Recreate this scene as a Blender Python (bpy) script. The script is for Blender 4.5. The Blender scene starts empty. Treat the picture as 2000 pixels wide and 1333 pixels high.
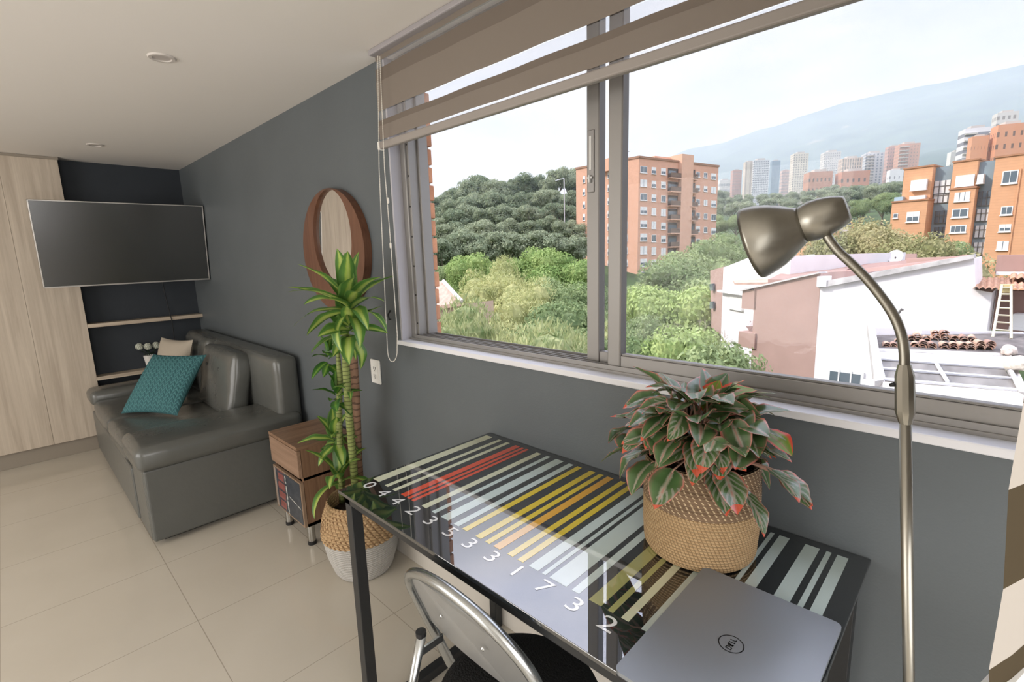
import bpy, bmesh, math, random
import numpy as np
from mathutils import Vector, Matrix, Euler
PI = math.pi
rnd = random.Random(7)
S = bpy.context.scene
COL = S.collection

# ------------------------------------------------------------------ camera
YAW, PITCH, ROLL = -0.77338136, -0.17515014, -0.02935184
EYE = Vector((0, 0, 1.5))
_f = Vector((math.sin(YAW) * math.cos(PITCH), math.cos(YAW) * math.cos(PITCH), math.sin(PITCH)))
_r0 = Vector((math.cos(YAW), -math.sin(YAW), 0)); _u0 = _r0.cross(_f)
_r = _r0 * math.cos(ROLL) + _u0 * math.sin(ROLL)
_u = -_r0 * math.sin(ROLL) + _u0 * math.cos(ROLL)
cam = bpy.data.cameras.new('camera'); cam.sensor_width = 36; cam.lens = 957.83 * 36 / 2000
cam.clip_start = 0.05; cam.clip_end = 9000
co = bpy.data.objects.new('camera', cam); COL.objects.link(co)
co.matrix_world = Matrix((( _r.x, _u.x, -_f.x, 0), (_r.y, _u.y, -_f.y, 0), (_r.z, _u.z, -_f.z, EYE.z), (0, 0, 0, 1)))
S.camera = co

# ------------------------------------------------------------------ view, sampling aids
S.view_settings.view_transform = 'Standard'; S.view_settings.look = 'None'
S.view_settings.exposure = 0.0; S.view_settings.gamma = 1.0; S.view_settings.use_curve_mapping = False
S.cycles.use_adaptive_sampling = True; S.cycles.adaptive_threshold = 0.01
S.cycles.use_denoising = True; S.cycles.use_light_tree = False; S.cycles.sampling_pattern = 'TABULATED_SOBOL'
S.cycles.max_bounces = 7; S.cycles.diffuse_bounces = 4; S.cycles.glossy_bounces = 3
S.cycles.transmission_bounces = 3; S.cycles.transparent_max_bounces = 8; S.cycles.volume_bounces = 1
S.cycles.caustics_reflective = False; S.cycles.caustics_refractive = False
S.cycles.sample_clamp_indirect = 6.0

# ------------------------------------------------------------------ sky: bright thin overcast, brighter overhead
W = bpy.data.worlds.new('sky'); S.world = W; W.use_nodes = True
nt = W.node_tree; nt.nodes.clear()
def N(t, typ, **kw):
    n = t.nodes.new(typ)
    for k, v in kw.items(): setattr(n, k, v)
    return n
tc = N(nt, 'ShaderNodeTexCoord'); sep = N(nt, 'ShaderNodeSeparateXYZ'); nt.links.new(tc.outputs['Generated'], sep.inputs[0])
mp = N(nt, 'ShaderNodeMapping'); mp.inputs['Scale'].default_value = (1.6, 1.6, 4.5); nt.links.new(tc.outputs['Generated'], mp.inputs[0])
nz = N(nt, 'ShaderNodeTexNoise'); nz.inputs['Scale'].default_value = 1.7; nz.inputs['Detail'].default_value = 7; nz.inputs['Roughness'].default_value = .55
nt.links.new(mp.outputs[0], nz.inputs[0])
cr = N(nt, 'ShaderNodeValToRGB'); cr.color_ramp.elements[0].position = .40; cr.color_ramp.elements[1].position = .66
cr.color_ramp.elements[0].color = (.62, .645, .74, 1); cr.color_ramp.elements[1].color = (.93, .91, .925, 1)
nt.links.new(nz.outputs[0], cr.inputs[0])
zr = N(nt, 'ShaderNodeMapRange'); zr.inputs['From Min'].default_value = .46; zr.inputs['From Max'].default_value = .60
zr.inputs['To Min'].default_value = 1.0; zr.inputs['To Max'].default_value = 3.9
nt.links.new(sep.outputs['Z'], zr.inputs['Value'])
bg = N(nt, 'ShaderNodeBackground'); wo = N(nt, 'ShaderNodeOutputWorld')
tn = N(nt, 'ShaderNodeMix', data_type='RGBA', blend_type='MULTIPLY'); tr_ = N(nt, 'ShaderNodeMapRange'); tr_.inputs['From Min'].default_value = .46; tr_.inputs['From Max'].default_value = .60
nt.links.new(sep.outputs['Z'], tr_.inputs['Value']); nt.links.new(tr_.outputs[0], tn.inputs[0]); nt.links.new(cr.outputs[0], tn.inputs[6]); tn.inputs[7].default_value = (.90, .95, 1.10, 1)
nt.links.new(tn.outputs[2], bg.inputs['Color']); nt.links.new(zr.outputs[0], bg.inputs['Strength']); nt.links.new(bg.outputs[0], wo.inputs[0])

# ------------------------------------------------------------------ sun through thin cloud, area fill added at unseen wall openings
def lamp(name, kind, loc, direction, energy, color, **kw):
    l = bpy.data.lights.new(name, kind); l.energy = energy; l.color = color
    for k, v in kw.items(): setattr(l, k, v)
    o = bpy.data.objects.new(name, l); COL.objects.link(o); o.location = loc
    o.rotation_euler = Vector(direction).to_track_quat('-Z', 'Y').to_euler(); return o
lamp('sun', 'SUN', (-30, -30, 60), (.62, .52, -.62), 3.3, (1, .95, .87), angle=math.radians(6))
lamp('fill_right_opening', 'AREA', (1.14, -.75, 1.3), (-1, .0, -.05), 52, (1, .955, .90), shape='RECTANGLE', size=2.4, size_y=1.9)  # area fill added at the right wall opening to brighten the room
lamp('fill_back_opening', 'AREA', (-2.6, -2.94, 1.35), (0, 1, -.02), 78, (1, .95, .89), shape='RECTANGLE', size=3.2, size_y=1.9)  # area fill added behind the camera at the back wall opening

# ------------------------------------------------------------------ geometry helpers
def ray(px, py): return _r * (px - 1000) - _u * (py - 666.5) + _f * 957.83
def at(px, py, ax, v):
    """point of the place seen at photo position (px, py) on the plane X/Y/Z = v"""
    d = ray(px, py); k = 'XYZ'.index(ax); return EYE + d * ((v - EYE[k]) / d[k])
def far(px, py, depth): return EYE + ray(px, py) * (depth / 957.83)

class MB:
    def __init__(s): s.v = []; s.f = []; s.m = []; s.uv = {}
    def add(s, vs, fs, mi=0):
        b = len(s.v); s.v += [tuple(p) for p in vs]; s.f += [tuple(b + i for i in f) for f in fs]; s.m += [mi] * len(fs); return b
    def box(s, a, b, bev=0, mi=0, seg=2, M=None):
        bm = bmesh.new(); bmesh.ops.create_cube(bm, size=1)
        a, b = Vector(a), Vector(b)
        for v in bm.verts: v.co = Vector(((a[i] + b[i]) / 2 + v.co[i] * abs(b[i] - a[i])) for i in range(3))
        if bev > 0: bmesh.ops.bevel(bm, geom=bm.edges[:], offset=bev, segments=seg, affect='EDGES', profile=.5)
        s.bm(bm, mi, M); return s
    def bm(s, bm, mi=0, M=None):
        bm.verts.index_update()
        s.add([(M @ v.co if M else v.co) for v in bm.verts], [[v.index for v in f.verts] for f in bm.faces], mi); bm.free()
    def tube(s, pts, rad, n=10, mi=0, cap=True):
        pts = [Vector(p) for p in pts]
        if not hasattr(rad, '__len__'): rad = [rad] * len(pts)
        up = Vector((0, 0, 1)); rings = []; prev = None
        for i, p in enumerate(pts):
            t = (pts[min(i + 1, len(pts) - 1)] - pts[max(i - 1, 0)]).normalized()
            if prev is None:
                a = t.orthogonal().normalized()
            else:
                a = (prev - t * prev.dot(t)).normalized()
            prev = a; b = t.cross(a)
            rings.append([p + (a * math.cos(2 * PI * k / n) + b * math.sin(2 * PI * k / n)) * rad[i] for k in range(n)])
        vs = [v for r in rings for v in r]; fs = []
        for i in range(len(pts) - 1):
            for k in range(n): fs.append((i * n + k, i * n + (k + 1) % n, (i + 1) * n + (k + 1) % n, (i + 1) * n + k))
        if cap: fs.append(tuple(range(n))[::-1]); fs.append(tuple(range((len(pts) - 1) * n, len(pts) * n)))
        s.add(vs, fs, mi); return s
    def lathe(s, prof, c=(0, 0, 0), n=48, mi=0, M=None, closed=False):
        c = Vector(c); vs = []; fs = []
        for r, z in prof:
            for k in range(n):
                p = Vector((r * math.cos(2 * PI * k / n), r * math.sin(2 * PI * k / n), z))
                vs.append((M @ p if M else p) + c)
        for i in range(len(prof) - 1):
            for k in range(n): fs.append((i * n + k, i * n + (k + 1) % n, (i + 1) * n + (k + 1) % n, (i + 1) * n + k))
        if closed: fs.append(tuple(range(n))[::-1]); fs.append(tuple(range((len(prof) - 1) * n, len(prof) * n)))
        s.add(vs, fs, mi); return s
    def prism(s, poly, off, mi=0):
        """polygon (3D points) extruded by vector off"""
        poly = [Vector(p) for p in poly]; n = len(poly); off = Vector(off)
        s.add(poly + [p + off for p in poly], [tuple(range(n)), tuple(range(n, 2 * n))[::-1]] + [(i, (i + 1) % n, n + (i + 1) % n, n + i)[::-1] for i in range(n)], mi); return s
    def build(s, name, mats, parent=None, smooth=False, angle=None):
        o0 = Vector(parent['_o']) if parent is not None and '_o' in parent else Vector((0, 0, 0))
        me = bpy.data.meshes.new(name)
        me.from_pydata([(x - o0.x, y - o0.y, z - o0.z) for x, y, z in s.v], [], s.f)
        if not isinstance(mats, (list, tuple)): mats = [mats]
        for m in mats: me.materials.append(m)
        me.polygons.foreach_set('material_index', s.m)
        bm = bmesh.new(); bm.from_mesh(me); bmesh.ops.recalc_face_normals(bm, faces=bm.faces); bm.to_mesh(me); bm.free()
        if smooth:
            me.polygons.foreach_set('use_smooth', [True] * len(me.polygons))
            if angle: me.set_sharp_from_angle(angle=math.radians(angle))
        me.update()
        o = bpy.data.objects.new(name, me); COL.objects.link(o)
        if parent is not None: o.parent = parent; o['_o'] = list(o0)
        return o

def tag(o, label=None, cat=None, group=None, kind=None):
    if label: o['label'] = label
    if cat: o['category'] = cat
    if group: o['group'] = group
    if kind: o['kind'] = kind
    return o
def thing(name, loc, label, cat, group=None, kind=None):
    o = bpy.data.objects.new(name, None); COL.objects.link(o); o.location = loc; o['_o'] = list(loc)
    o.empty_display_size = .05
    return tag(o, label, cat, group, kind)
def struct(o, label=None): o['kind'] = 'structure'; (label and o.__setitem__('label', label)); return o
def copy_tree(o, parent=None):
    c = o.copy(); COL.objects.link(c); c.parent = parent
    for ch in o.children[:]: copy_tree(ch, c)
    return c

# ------------------------------------------------------------------ materials
def newmat(name):
    m = bpy.data.materials.new(name); m.use_nodes = True; t = m.node_tree; t.nodes.clear()
    out = N(t, 'ShaderNodeOutputMaterial'); return m, t, out
def P(t, out, color=(.5, .5, .5), rough=.5, metal=0, spec=.5, coat=0, ior=1.45):
    b = N(t, 'ShaderNodeBsdfPrincipled'); b.inputs['Base Color'].default_value = (*color, 1); b.inputs['Roughness'].default_value = rough
    b.inputs['Metallic'].default_value = metal; b.inputs['Specular IOR Level'].default_value = spec; b.inputs['Coat Weight'].default_value = coat; b.inputs['IOR'].default_value = ior
    t.links.new(b.outputs[0], out.inputs[0]); return b
def mat(name, color, rough=.5, metal=0, spec=.5, var=0, vscale=8, bump=0, bscale=60, stretch=(1, 1, 1), coat=0, ior=1.45):
    m, t, out = newmat(name); b = P(t, out, color, rough, metal, spec, coat, ior)
    if var or bump:
        c = N(t, 'ShaderNodeTexCoord'); mp = N(t, 'ShaderNodeMapping'); mp.inputs['Scale'].default_value = stretch; t.links.new(c.outputs['Object'], mp.inputs[0])
    if var:
        n = N(t, 'ShaderNodeTexNoise'); n.inputs['Scale'].default_value = vscale; n.inputs['Detail'].default_value = 4; t.links.new(mp.outputs[0], n.inputs[0])
        r = N(t, 'ShaderNodeValToRGB'); r.color_ramp.elements[0].position = .3; r.color_ramp.elements[1].position = .7
        r.color_ramp.elements[0].color = (*[x * (1 - var) for x in color], 1); r.color_ramp.elements[1].color = (*[min(1, x * (1 + var)) for x in color], 1)
        t.links.new(n.outputs[0], r.inputs[0]); t.links.new(r.outputs[0], b.inputs['Base Color'])
    if bump:
        n = N(t, 'ShaderNodeTexNoise'); n.inputs['Scale'].default_value = bscale; n.inputs['Detail'].default_value = 3; t.links.new(mp.outputs[0], n.inputs[0])
        bp = N(t, 'ShaderNodeBump'); bp.inputs['Strength'].default_value = bump; bp.inputs['Distance'].default_value = .01
        t.links.new(n.outputs[0], bp.inputs['Height']); t.links.new(bp.outputs[0], b.inputs['Normal'])
    return m
def mth(t, op, a, b=None, c=None):
    n = N(t, 'ShaderNodeMath', operation=op)
    for i, x in enumerate((a, b, c)):
        if x is None: continue
        if isinstance(x, (int, float)): n.inputs[i].default_value = x
        else: t.links.new(x, n.inputs[i])
    return n.outputs[0]
def mix(t, fac, a, b):
    n = N(t, 'ShaderNodeMix', data_type='RGBA')
    if isinstance(fac, (int, float)): n.inputs[0].default_value = fac
    else: t.links.new(fac, n.inputs[0])
    for i, x in ((6, a), (7, b)):
        if isinstance(x, tuple): n.inputs[i].default_value = (*x, 1)
        else: t.links.new(x, n.inputs[i])
    return n.outputs[2]
def wood(name, c1, c2, axis='Z', scale=1, rough=.45, coat=0):
    """veneer with long grain along one axis"""
    m, t, out = newmat(name); b = P(t, out, c1, rough, coat=coat)
    c = N(t, 'ShaderNodeTexCoord'); mp = N(t, 'ShaderNodeMapping')
    sc = [28 * scale] * 3; sc['XYZ'.index(axis)] = 1.1 * scale; mp.inputs['Scale'].default_value = sc
    t.links.new(c.outputs['Object'], mp.inputs[0])
    n = N(t, 'ShaderNodeTexNoise'); n.inputs['Scale'].default_value = 1; n.inputs['Detail'].default_value = 6; n.inputs['Roughness'].default_value = .6; n.inputs['Distortion'].default_value = .6
    t.links.new(mp.outputs[0], n.inputs[0])
    r = N(t, 'ShaderNodeValToRGB'); r.color_ramp.elements[0].position = .32; r.color_ramp.elements[1].position = .68
    r.color_ramp.elements[0].color = (*c1, 1); r.color_ramp.elements[1].color = (*c2, 1)
    t.links.new(n.outputs[0], r.inputs[0]); t.links.new(r.outputs[0], b.inputs['Base Color']); return m

M = {}
M['grey_wall'] = mat('grey_wall_paint', (.103, .117, .124), .5, var=.05, vscale=3, bump=.06, bscale=180)
M['niche'] = mat('dark_blue_grey_paint', (.028, .034, .042), .7, var=.05)
M['ceiling'] = mat('ceiling_paint', (.80, .765, .72), .8)
M['white_wall'] = mat('white_wall_paint', (.72, .69, .64), .7)
M['closet'] = wood('bleached_oak_laminate', (.40, .335, .265), (.55, .475, .385), 'Z', 1.0, .5)
M['closet_edge'] = wood('bleached_oak_edge', (.33, .28, .22), (.45, .39, .31), 'Z', 1.2, .5)
M['shelf'] = wood('shelf_oak_laminate', (.42, .34, .26), (.58, .49, .38), 'Y', 1, .5)
M['plinth'] = mat('plinth_laminate', (.26, .225, .18), .5)
M['walnut'] = wood('walnut_laminate', (.13, .070, .040), (.27, .16, .095), 'Z', 1.3, .45)
M['walnut_top'] = wood('walnut_top_laminate', (.15, .085, .05), (.30, .185, .115), 'Y', 1.3, .4)
M['mirror_wood'] = wood('mirror_wood', (.10, .042, .024), (.165, .075, .042), 'Z', 1.6, .35)
M['leather'] = mat('grey_leather', (.098, .101, .093), .27, spec=.75, var=.08, vscale=5, bump=.25, bscale=9)
M['leather_front'] = mat('grey_leather_flat', (.105, .108, .10), .34, spec=.5, var=.05, vscale=5, bump=.1, bscale=30)
M['black'] = mat('black_metal', (.018, .019, .020), .38, spec=.5)
M['black_plastic'] = mat('black_plastic', (.012, .012, .013), .5)
M['alu'] = mat('aluminium_frame', (.27, .258, .243), .42, metal=.35)
M['alu_dark'] = mat('aluminium_dark_edge', (.16, .15, .14), .5, metal=.3)
M['white_paint'] = mat('sill_white', (.70, .70, .72), .5)
M['reveal'] = mat('reveal_paint', (.42, .41, .44), .6)
M['white_plastic'] = mat('white_plastic', (.78, .77, .73), .35)
M['chrome'] = mat('brushed_steel', (.50, .49, .46), .28, metal=1, bump=.05, bscale=120)
M['silver'] = mat('silver_tube', (.50, .52, .52), .24, metal=.95)
M['silver_panel'] = mat('silver_panel', (.33, .33, .32), .42, metal=.45)
M['nickel'] = mat('satin_nickel', (.37, .355, .31), .33, metal=.95, var=.12, vscale=30, stretch=(1, 1, .1))
M['seat_black'] = mat('black_vinyl_seat', (.008, .008, .008), .6, bump=.5, bscale=220)
M['mirror_glass'] = mat('mirror_glass', (.9, .9, .9), .01, metal=1)
M['tv_screen'] = mat('tv_screen', (.012, .014, .013), .22, spec=1.0, ior=1.6)
M['soil'] = mat('potting_soil', (.035, .022, .014), .95, var=.5, vscale=90, bump=1, bscale=90)
M['rope'] = mat('white_cotton_cord', (.72, .68, .6), .8)
M['lampbulb'] = mat('frosted_bulb', (.62, .62, .64), .25)
M['laptop'] = mat('laptop_grey_lid', (.27, .29, .31), .36, metal=.45)
M['laptop_dark'] = mat('laptop_dark_edge', (.015, .015, .017), .4)
M['ceramic'] = mat('white_ceramic', (.72, .70, .66), .25)
M['petal'] = mat('white_petals', (.66, .68, .58), .8, bump=.4, bscale=200)
M['vase_leaf'] = mat('dark_vase_leaf', (.02, .05, .015), .6)
M['knit_beige'] = mat('beige_fabric', (.42, .37, .30), .9, bump=.3, bscale=260)

def floor_mat():
    m, t, out = newmat('polished_porcelain_tiles'); b = P(t, out, (.5, .46, .38), .12, spec=.5)
    g = N(t, 'ShaderNodeNewGeometry'); s = N(t, 'ShaderNodeSeparateXYZ'); t.links.new(g.outputs['Position'], s.inputs[0])
    def joint(o, off):
        f = mth(t, 'FRACT', mth(t, 'DIVIDE', mth(t, 'ADD', o, off), .59)); d = mth(t, 'ABSOLUTE', mth(t, 'SUBTRACT', f, .5)); return mth(t, 'GREATER_THAN', d, .4972)
    j = mth(t, 'MAXIMUM', joint(s.outputs[0], 2.87 + 5.9), joint(s.outputs[1], -.37 + 5.9))
    n = N(t, 'ShaderNodeTexNoise'); n.inputs['Scale'].default_value = 2.2; n.inputs['Detail'].default_value = 5; t.links.new(g.outputs['Position'], n.inputs[0])
    base = mix(t, n.outputs[0], (.50, .455, .375), (.60, .555, .475))
    t.links.new(mix(t, j, base, (.36, .32, .26)), b.inputs['Base Color']); return m
M['floor'] = floor_mat()

def glass_mat(name, refl=.09, veil=0.0, tint=(1, 1, 1)):
    m, t, out = newmat(name)
    tr = N(t, 'ShaderNodeBsdfTransparent'); tr.inputs[0].default_value = (*tint, 1)
    gl = N(t, 'ShaderNodeBsdfGlossy'); gl.inputs['Roughness'].default_value = .0
    mx = N(t, 'ShaderNodeMixShader'); mx.inputs[0].default_value = refl
    t.links.new(tr.outputs[0], mx.inputs[1]); t.links.new(gl.outputs[0], mx.inputs[2])
    if veil:
        df = N(t, 'ShaderNodeBsdfTranslucent'); df.inputs[0].default_value = (.9, .9, .9, 1); m2 = N(t, 'ShaderNodeMixShader'); m2.inputs[0].default_value = veil
        t.links.new(mx.outputs[0], m2.inputs[1]); t.links.new(df.outputs[0], m2.inputs[2]); t.links.new(m2.outputs[0], out.inputs[0])
    else: t.links.new(mx.outputs[0], out.inputs[0])
    return m
M['glass'] = glass_mat('window_pane', .006, 0)
def fabric_band(name, color, transp, trans=.35):
    m, t, out = newmat(name)
    d = N(t, 'ShaderNodeBsdfDiffuse'); d.inputs[0].default_value = (*color, 1); tl = N(t, 'ShaderNodeBsdfTranslucent'); tl.inputs[0].default_value = (*color, 1)
    mx = N(t, 'ShaderNodeMixShader'); mx.inputs[0].default_value = trans; t.links.new(d.outputs[0], mx.inputs[1]); t.links.new(tl.outputs[0], mx.inputs[2])
    tr = N(t, 'ShaderNodeBsdfTransparent'); m2 = N(t, 'ShaderNodeMixShader'); m2.inputs[0].default_value = transp
    t.links.new(mx.outputs[0], m2.inputs[1]); t.links.new(tr.outputs[0], m2.inputs[2]); t.links.new(m2.outputs[0], out.inputs[0]); return m
M['band'] = fabric_band('zebra_opaque_band', (.235, .20, .168), 0, .14)
M['band_double'] = fabric_band('zebra_double_band', (.18, .15, .125), 0, .08)
M['sheer'] = fabric_band('zebra_sheer_band', (.85, .80, .80), .78, .5)
M['band_dark'] = fabric_band('zebra_brown_band', (.07, .055, .035), 0, .05)
M['band_light'] = fabric_band('zebra_light_band', (.48, .44, .39), 0, .25)

def leafmat(name, c1, c2, rough=.6, trans=.3, var_scale=.5, objvar=.25):
    m, t, out = newmat(name)
    oi = N(t, 'ShaderNodeObjectInfo'); c = N(t, 'ShaderNodeTexCoord'); n = N(t, 'ShaderNodeTexNoise'); n.inputs['Scale'].default_value = var_scale; n.inputs['Detail'].default_value = 5
    t.links.new(c.outputs['Object'], n.inputs[0])
    f = mth(t, 'MULTIPLY_ADD', mth(t, 'SUBTRACT', n.outputs[0], .5), 2.2, .5); f = mth(t, 'MULTIPLY_ADD', mth(t, 'SUBTRACT', oi.outputs['Random'], .5), objvar * 2, f)
    f = mth(t, 'MINIMUM', mth(t, 'MAXIMUM', f, 0), 1)
    col = mix(t, f, c1, c2)
    d = N(t, 'ShaderNodeBsdfDiffuse'); tl = N(t, 'ShaderNodeBsdfTranslucent'); mx = N(t, 'ShaderNodeMixShader'); mx.inputs[0].default_value = trans
    t.links.new(col, d.inputs[0]); t.links.new(col, tl.inputs[0]); t.links.new(d.outputs[0], mx.inputs[1]); t.links.new(tl.outputs[0], mx.inputs[2]); t.links.new(mx.outputs[0], out.inputs[0]); return m

# ------------------------------------------------------------------ room shell
H = 2.325; WY = 1.24; FX = -5.30; RX = 1.2; BY = -3.0; CX = -5.18
WL, WR = -1.925, 1.0; SZ = 1.105      # window opening
struct(MB().box((FX - .3, BY - .2, -.2), (RX + .2, WY + .2, 0)).build('floor', M['floor']), 'pale beige polished porcelain tile floor')
struct(MB().box((FX - .3, BY - .2, H), (RX + .2, WY + .25, H + .2)).build('ceiling', M['ceiling']), 'off white painted ceiling')
w = MB(); w.box((FX - .3, WY, 0), (WL, WY + .14, H)); w.box((WL, WY, 0), (WR, WY + .14, SZ - .003)); w.box((WR, WY, 0), (RX + .2, WY + .2, H))
struct(w.build('wall_window_side', M['grey_wall']), 'dark grey painted wall around the window')
struct(MB().box((FX - .3, BY, 0), (FX, WY, H)).build('wall_left', M['niche']), 'dark blue grey wall behind the television')
w = MB(); w.box((RX, -2.1, 0), (RX + .2, -2.1 + 2.7, .3)); w.box((RX, BY, 0), (RX + .2, -2.1, H)); w.box((RX, .6, 0), (RX + .2, WY, H)); w.box((RX, -2.1, 2.25), (RX + .2, .6, H))
struct(w.build('wall_right', M['white_wall']))
w = MB(); w.box((FX - .3, BY - .2, 0), (-4.3, BY, H)); w.box((-.9, BY - .2, 0), (RX, BY, H)); w.box((-4.3, BY - .2, 0), (-.9, BY, .35)); w.box((-4.3, BY - .2, 2.28), (-.9, BY, H))
struct(w.build('wall_back', M['white_wall']))
struct(MB().box((-4.2, WY - .013, 0), (RX, WY, .112), .003).build('baseboard_window_side', mat('baseboard_tile', (.60, .57, .52), .25, var=.06, vscale=4)), 'pale tile baseboard under the window')
# window sill and reveal
struct(MB().box((WL - .012, WY - .014, SZ), (WR, WY + .06, SZ + .02), .003).build('trim_1', M['white_paint']), 'white window sill strip')
struct(MB().box((WL - .001, WY + .001, SZ + .02), (WL + .012, WY + .052, H)).build('trim_2', M['reveal']), 'painted reveal at the left of the window')

# ------------------------------------------------------------------ window
win = thing('window_1', (WL, 1.3, SZ + .02), 'wide aluminium sliding window, left bay open', 'window'); win['kind'] = 'structure'; del win['category']
zb = SZ + .02
f = MB()
f.box((WL + .012, 1.29, zb), (WL + .048, 1.335, H), .004); f.box((WL + .045, 1.30, zb), (WL + .062, 1.345, H), .002); f.box((WL + .010, 1.345, zb), (WL + .075, 1.395, H), .003)
f.box((WL + .012, 1.278, zb - .004), (WR, 1.395, zb + .010), .003)
for y in (1.284, 1.302, 1.325, 1.345, 1.385): f.box((WL + .05, y - .002, zb + .008), (WR, y + .002, zb + .024))
f.box((WL + .012, 1.28, H - .03), (WR, 1.395, H))
f.build('outer_frame', M['alu'], win)
g = MB()
for k in range(9): g.lathe([(.004, 0), (.004, .001)], (WL + .0535, 1.2995, 1.2 + k * .13), 8, M=Matrix.Rotation(PI / 2, 4, 'X'), closed=True)
g.build('screw_hole', M['black_plastic'], win)
s1 = MB(); s1.box((-.942, 1.322, zb + .016), (-.897, 1.35, H - .02), .003); s1.box((-.942, 1.322, zb + .016), (.2, 1.35, zb + .055), .003)
s1.box((-.942, 1.322, H - .06), (.2, 1.35, H - .02)); s1.box((.15, 1.322, zb), (.2, 1.35, H - .02))
rear = s1.build('sash', M['alu'], win); rear['label'] = 'rear sliding sash behind the front one'
MB().box((-.90, 1.333, zb + .05), (.16, 1.337, H - .05)).build('pane', M['glass'], rear)
MB().box((-.9405, 1.3215, zb + .016), (-.8965, 1.3235, H - .02)).build('stile_cover', M['alu'], rear)
MB().box((-.8972, 1.319, zb + .016), (-.893, 1.351, H - .02)).build('dark_gasket', M['alu_dark'], rear)
l = MB(); l.box((-.938, 1.318, 1.683), (-.912, 1.323, 1.868), .002)
la = l.build('latch_plate', mat('latch_grey', (.25, .24, .23), .4, metal=.6), win)
l = MB(); l.box((-.929, 1.3165, 1.75), (-.921, 1.3185, 1.85)); l.box((-.928, 1.308, 1.712), (-.922, 1.3185, 1.735), .001); l.box((-.935, 1.311, 1.724), (-.915, 1.3145, 1.73), .001)
l.build('latch_lever', mat('latch_white', (.6, .6, .58), .3), la)
s2 = MB(); s2.box((-.842, 1.29, zb + .014), (-.797, 1.318, H - .02), .003); s2.box((-.80, 1.29, zb + .014), (WR, 1.318, zb + .057), .002)
s2.box((-.80, 1.294, zb + .057), (WR, 1.314, zb + .063), .001); s2.box((-.842, 1.29, H - .06), (WR, 1.318, H - .02))
for z in (.0585, .061): s2.box((-.80, 1.2925, zb + z), (WR, 1.2945, zb + z + .0012))
front = s2.build('sash', M['alu'], win); front['label'] = 'front sliding sash filling the right bay'
MB().box((-.80, 1.302, zb + .05), (WR - .02, 1.306, H - .05)).build('pane', M['glass'], front)
MB().box((-.7975, 1.289, zb + .014), (-.793, 1.319, H - .02)).build('dark_gasket', M['alu_dark'], front)

# brick pier just outside the opening
bp = thing('brick_pier', (-2.1, 1.5, -.5), 'orange brick pier of our own building just outside the left of the window', 'brick pier')
b = MB(); z = -.3; k = 0
while z < 3.2:
    dx = rnd.uniform(-.004, .006)
    b.box((-2.4, 1.385, z), (-1.885 + dx, 1.44 + rnd.uniform(0, .008), z + .068), .004); z += .079; k += 1
b.build('bricks', mat('orange_brick', (.56, .27, .155), .85, var=.25, vscale=9, bump=.3, bscale=60), bp)
MB().box((-2.4, 1.39, -.5), (-1.893, 1.432, 3.2)).build('mortar', mat('mortar', (.42, .36, .32), .9), bp)

# ------------------------------------------------------------------ zebra roller blind on the window
bl = thing('roller_blind', (-1.88, 1.19, H), 'beige zebra roller blind half lowered across the wide window', 'window blind')
BXL, BXR, BYY = -1.885, .95, 1.185
MB().box((BXL - .006, BYY - .030, 2.303), (BXR, BYY + .04, H - .001), .005).build('head_rail', mat('head_rail_grey', (.33, .31, .32), .4), bl)
def band(z0, z1, m, name, y=BYY, bulge=0):
    q = MB(); n = 60
    for j, zz in enumerate((z0, z1)):
        pass
    top = [(BXL + (BXR - BXL) * i / n, y + .002 * math.sin(i * .9) + bulge, z1) for i in range(n + 1)]
    bot = [(BXL + (BXR - BXL) * i / n, y + .002 * math.sin(i * .9 + .3), z0) for i in range(n + 1)]
    q.add(top + bot, [(i, i + 1, n + 2 + i, n + 1 + i) for i in range(n)])
    return q.build(name, m, bl, smooth=True)
band(2.254, 2.284, M['sheer'], 'sheer_band'); band(2.284, H - .015, M['band'], 'fabric_band', BYY - .001)
band(2.205, 2.255, M['band_double'], 'fabric_band', BYY - .004); band(2.095, 2.2055, M['band'], 'fabric_band', BYY - .006)
band(2.060, 2.095, M['sheer'], 'sheer_band'); band(2.038, 2.060, M['band_double'], 'fabric_band', BYY - .004); band(1.985, 2.0385, M['band'], 'fabric_band', BYY - .006)
band(1.975, 1.985, M['sheer'], 'sheer_band')
MB().box((BXL - .004, BYY - .012, 1.947), (BXR, BYY + .010, 1.977), .006, seg=3).build('bottom_rail', mat('bottom_rail', (.30, .27, .245), .5), bl)
MB().box((BXL - .012, BYY - .014, 1.945), (BXL + .004, BYY + .012, 1.979), .004).build('end_cap', M['white_plastic'], bl)
def chain(pts, name):
    q = MB(); pts = [Vector(p) for p in pts]; acc = 0; last = pts[0]
    q.tube(pts, .0012, 6)
    d = 0.0
    for a, c in zip(pts[:-1], pts[1:]):
        L = (c - a).length
        while d < L:
            p = a + (c - a) * (d / L)
            q.lathe([(.0003, -.0024), (.0021, -.0012), (.0024, 0), (.0021, .0012), (.0003, .0024)], p, 6)
            d += .0065
        d -= L
    return q.build(name, M['rope'], bl, smooth=True)
cA = [at(738, 110, 'Y', 1.165), at(740.5, 330, 'Y', 1.165), at(749, 520, 'Y', 1.165), at(756.5, 680, 'Y', 1.165)]
cB = [at(742, 110, 'Y', 1.15), at(751, 330, 'Y', 1.15), at(765, 500, 'Y', 1.15), at(776, 655, 'Y', 1.15)]
loop = [cA[-1]] + [at(766.5 - 9.5 * math.cos(a), 683 - 10 * math.cos(a) * 0 + 24 * math.sin(a), 'Y', 1.158) for a in np.linspace(.15, PI - .3, 12)] + [cB[-1]]
chain(cA + loop[1:-1] + cB[::-1], 'bead_chain')
for px_, py_ in ((758, 392), (763, 480)): MB().lathe([(.001, -.012), (.0045, -.009), (.0045, .009), (.001, .012)], at(px_, py_, 'Y', 1.15), 10).build('chain_connector', M['rope'], bl, smooth=True)

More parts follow.
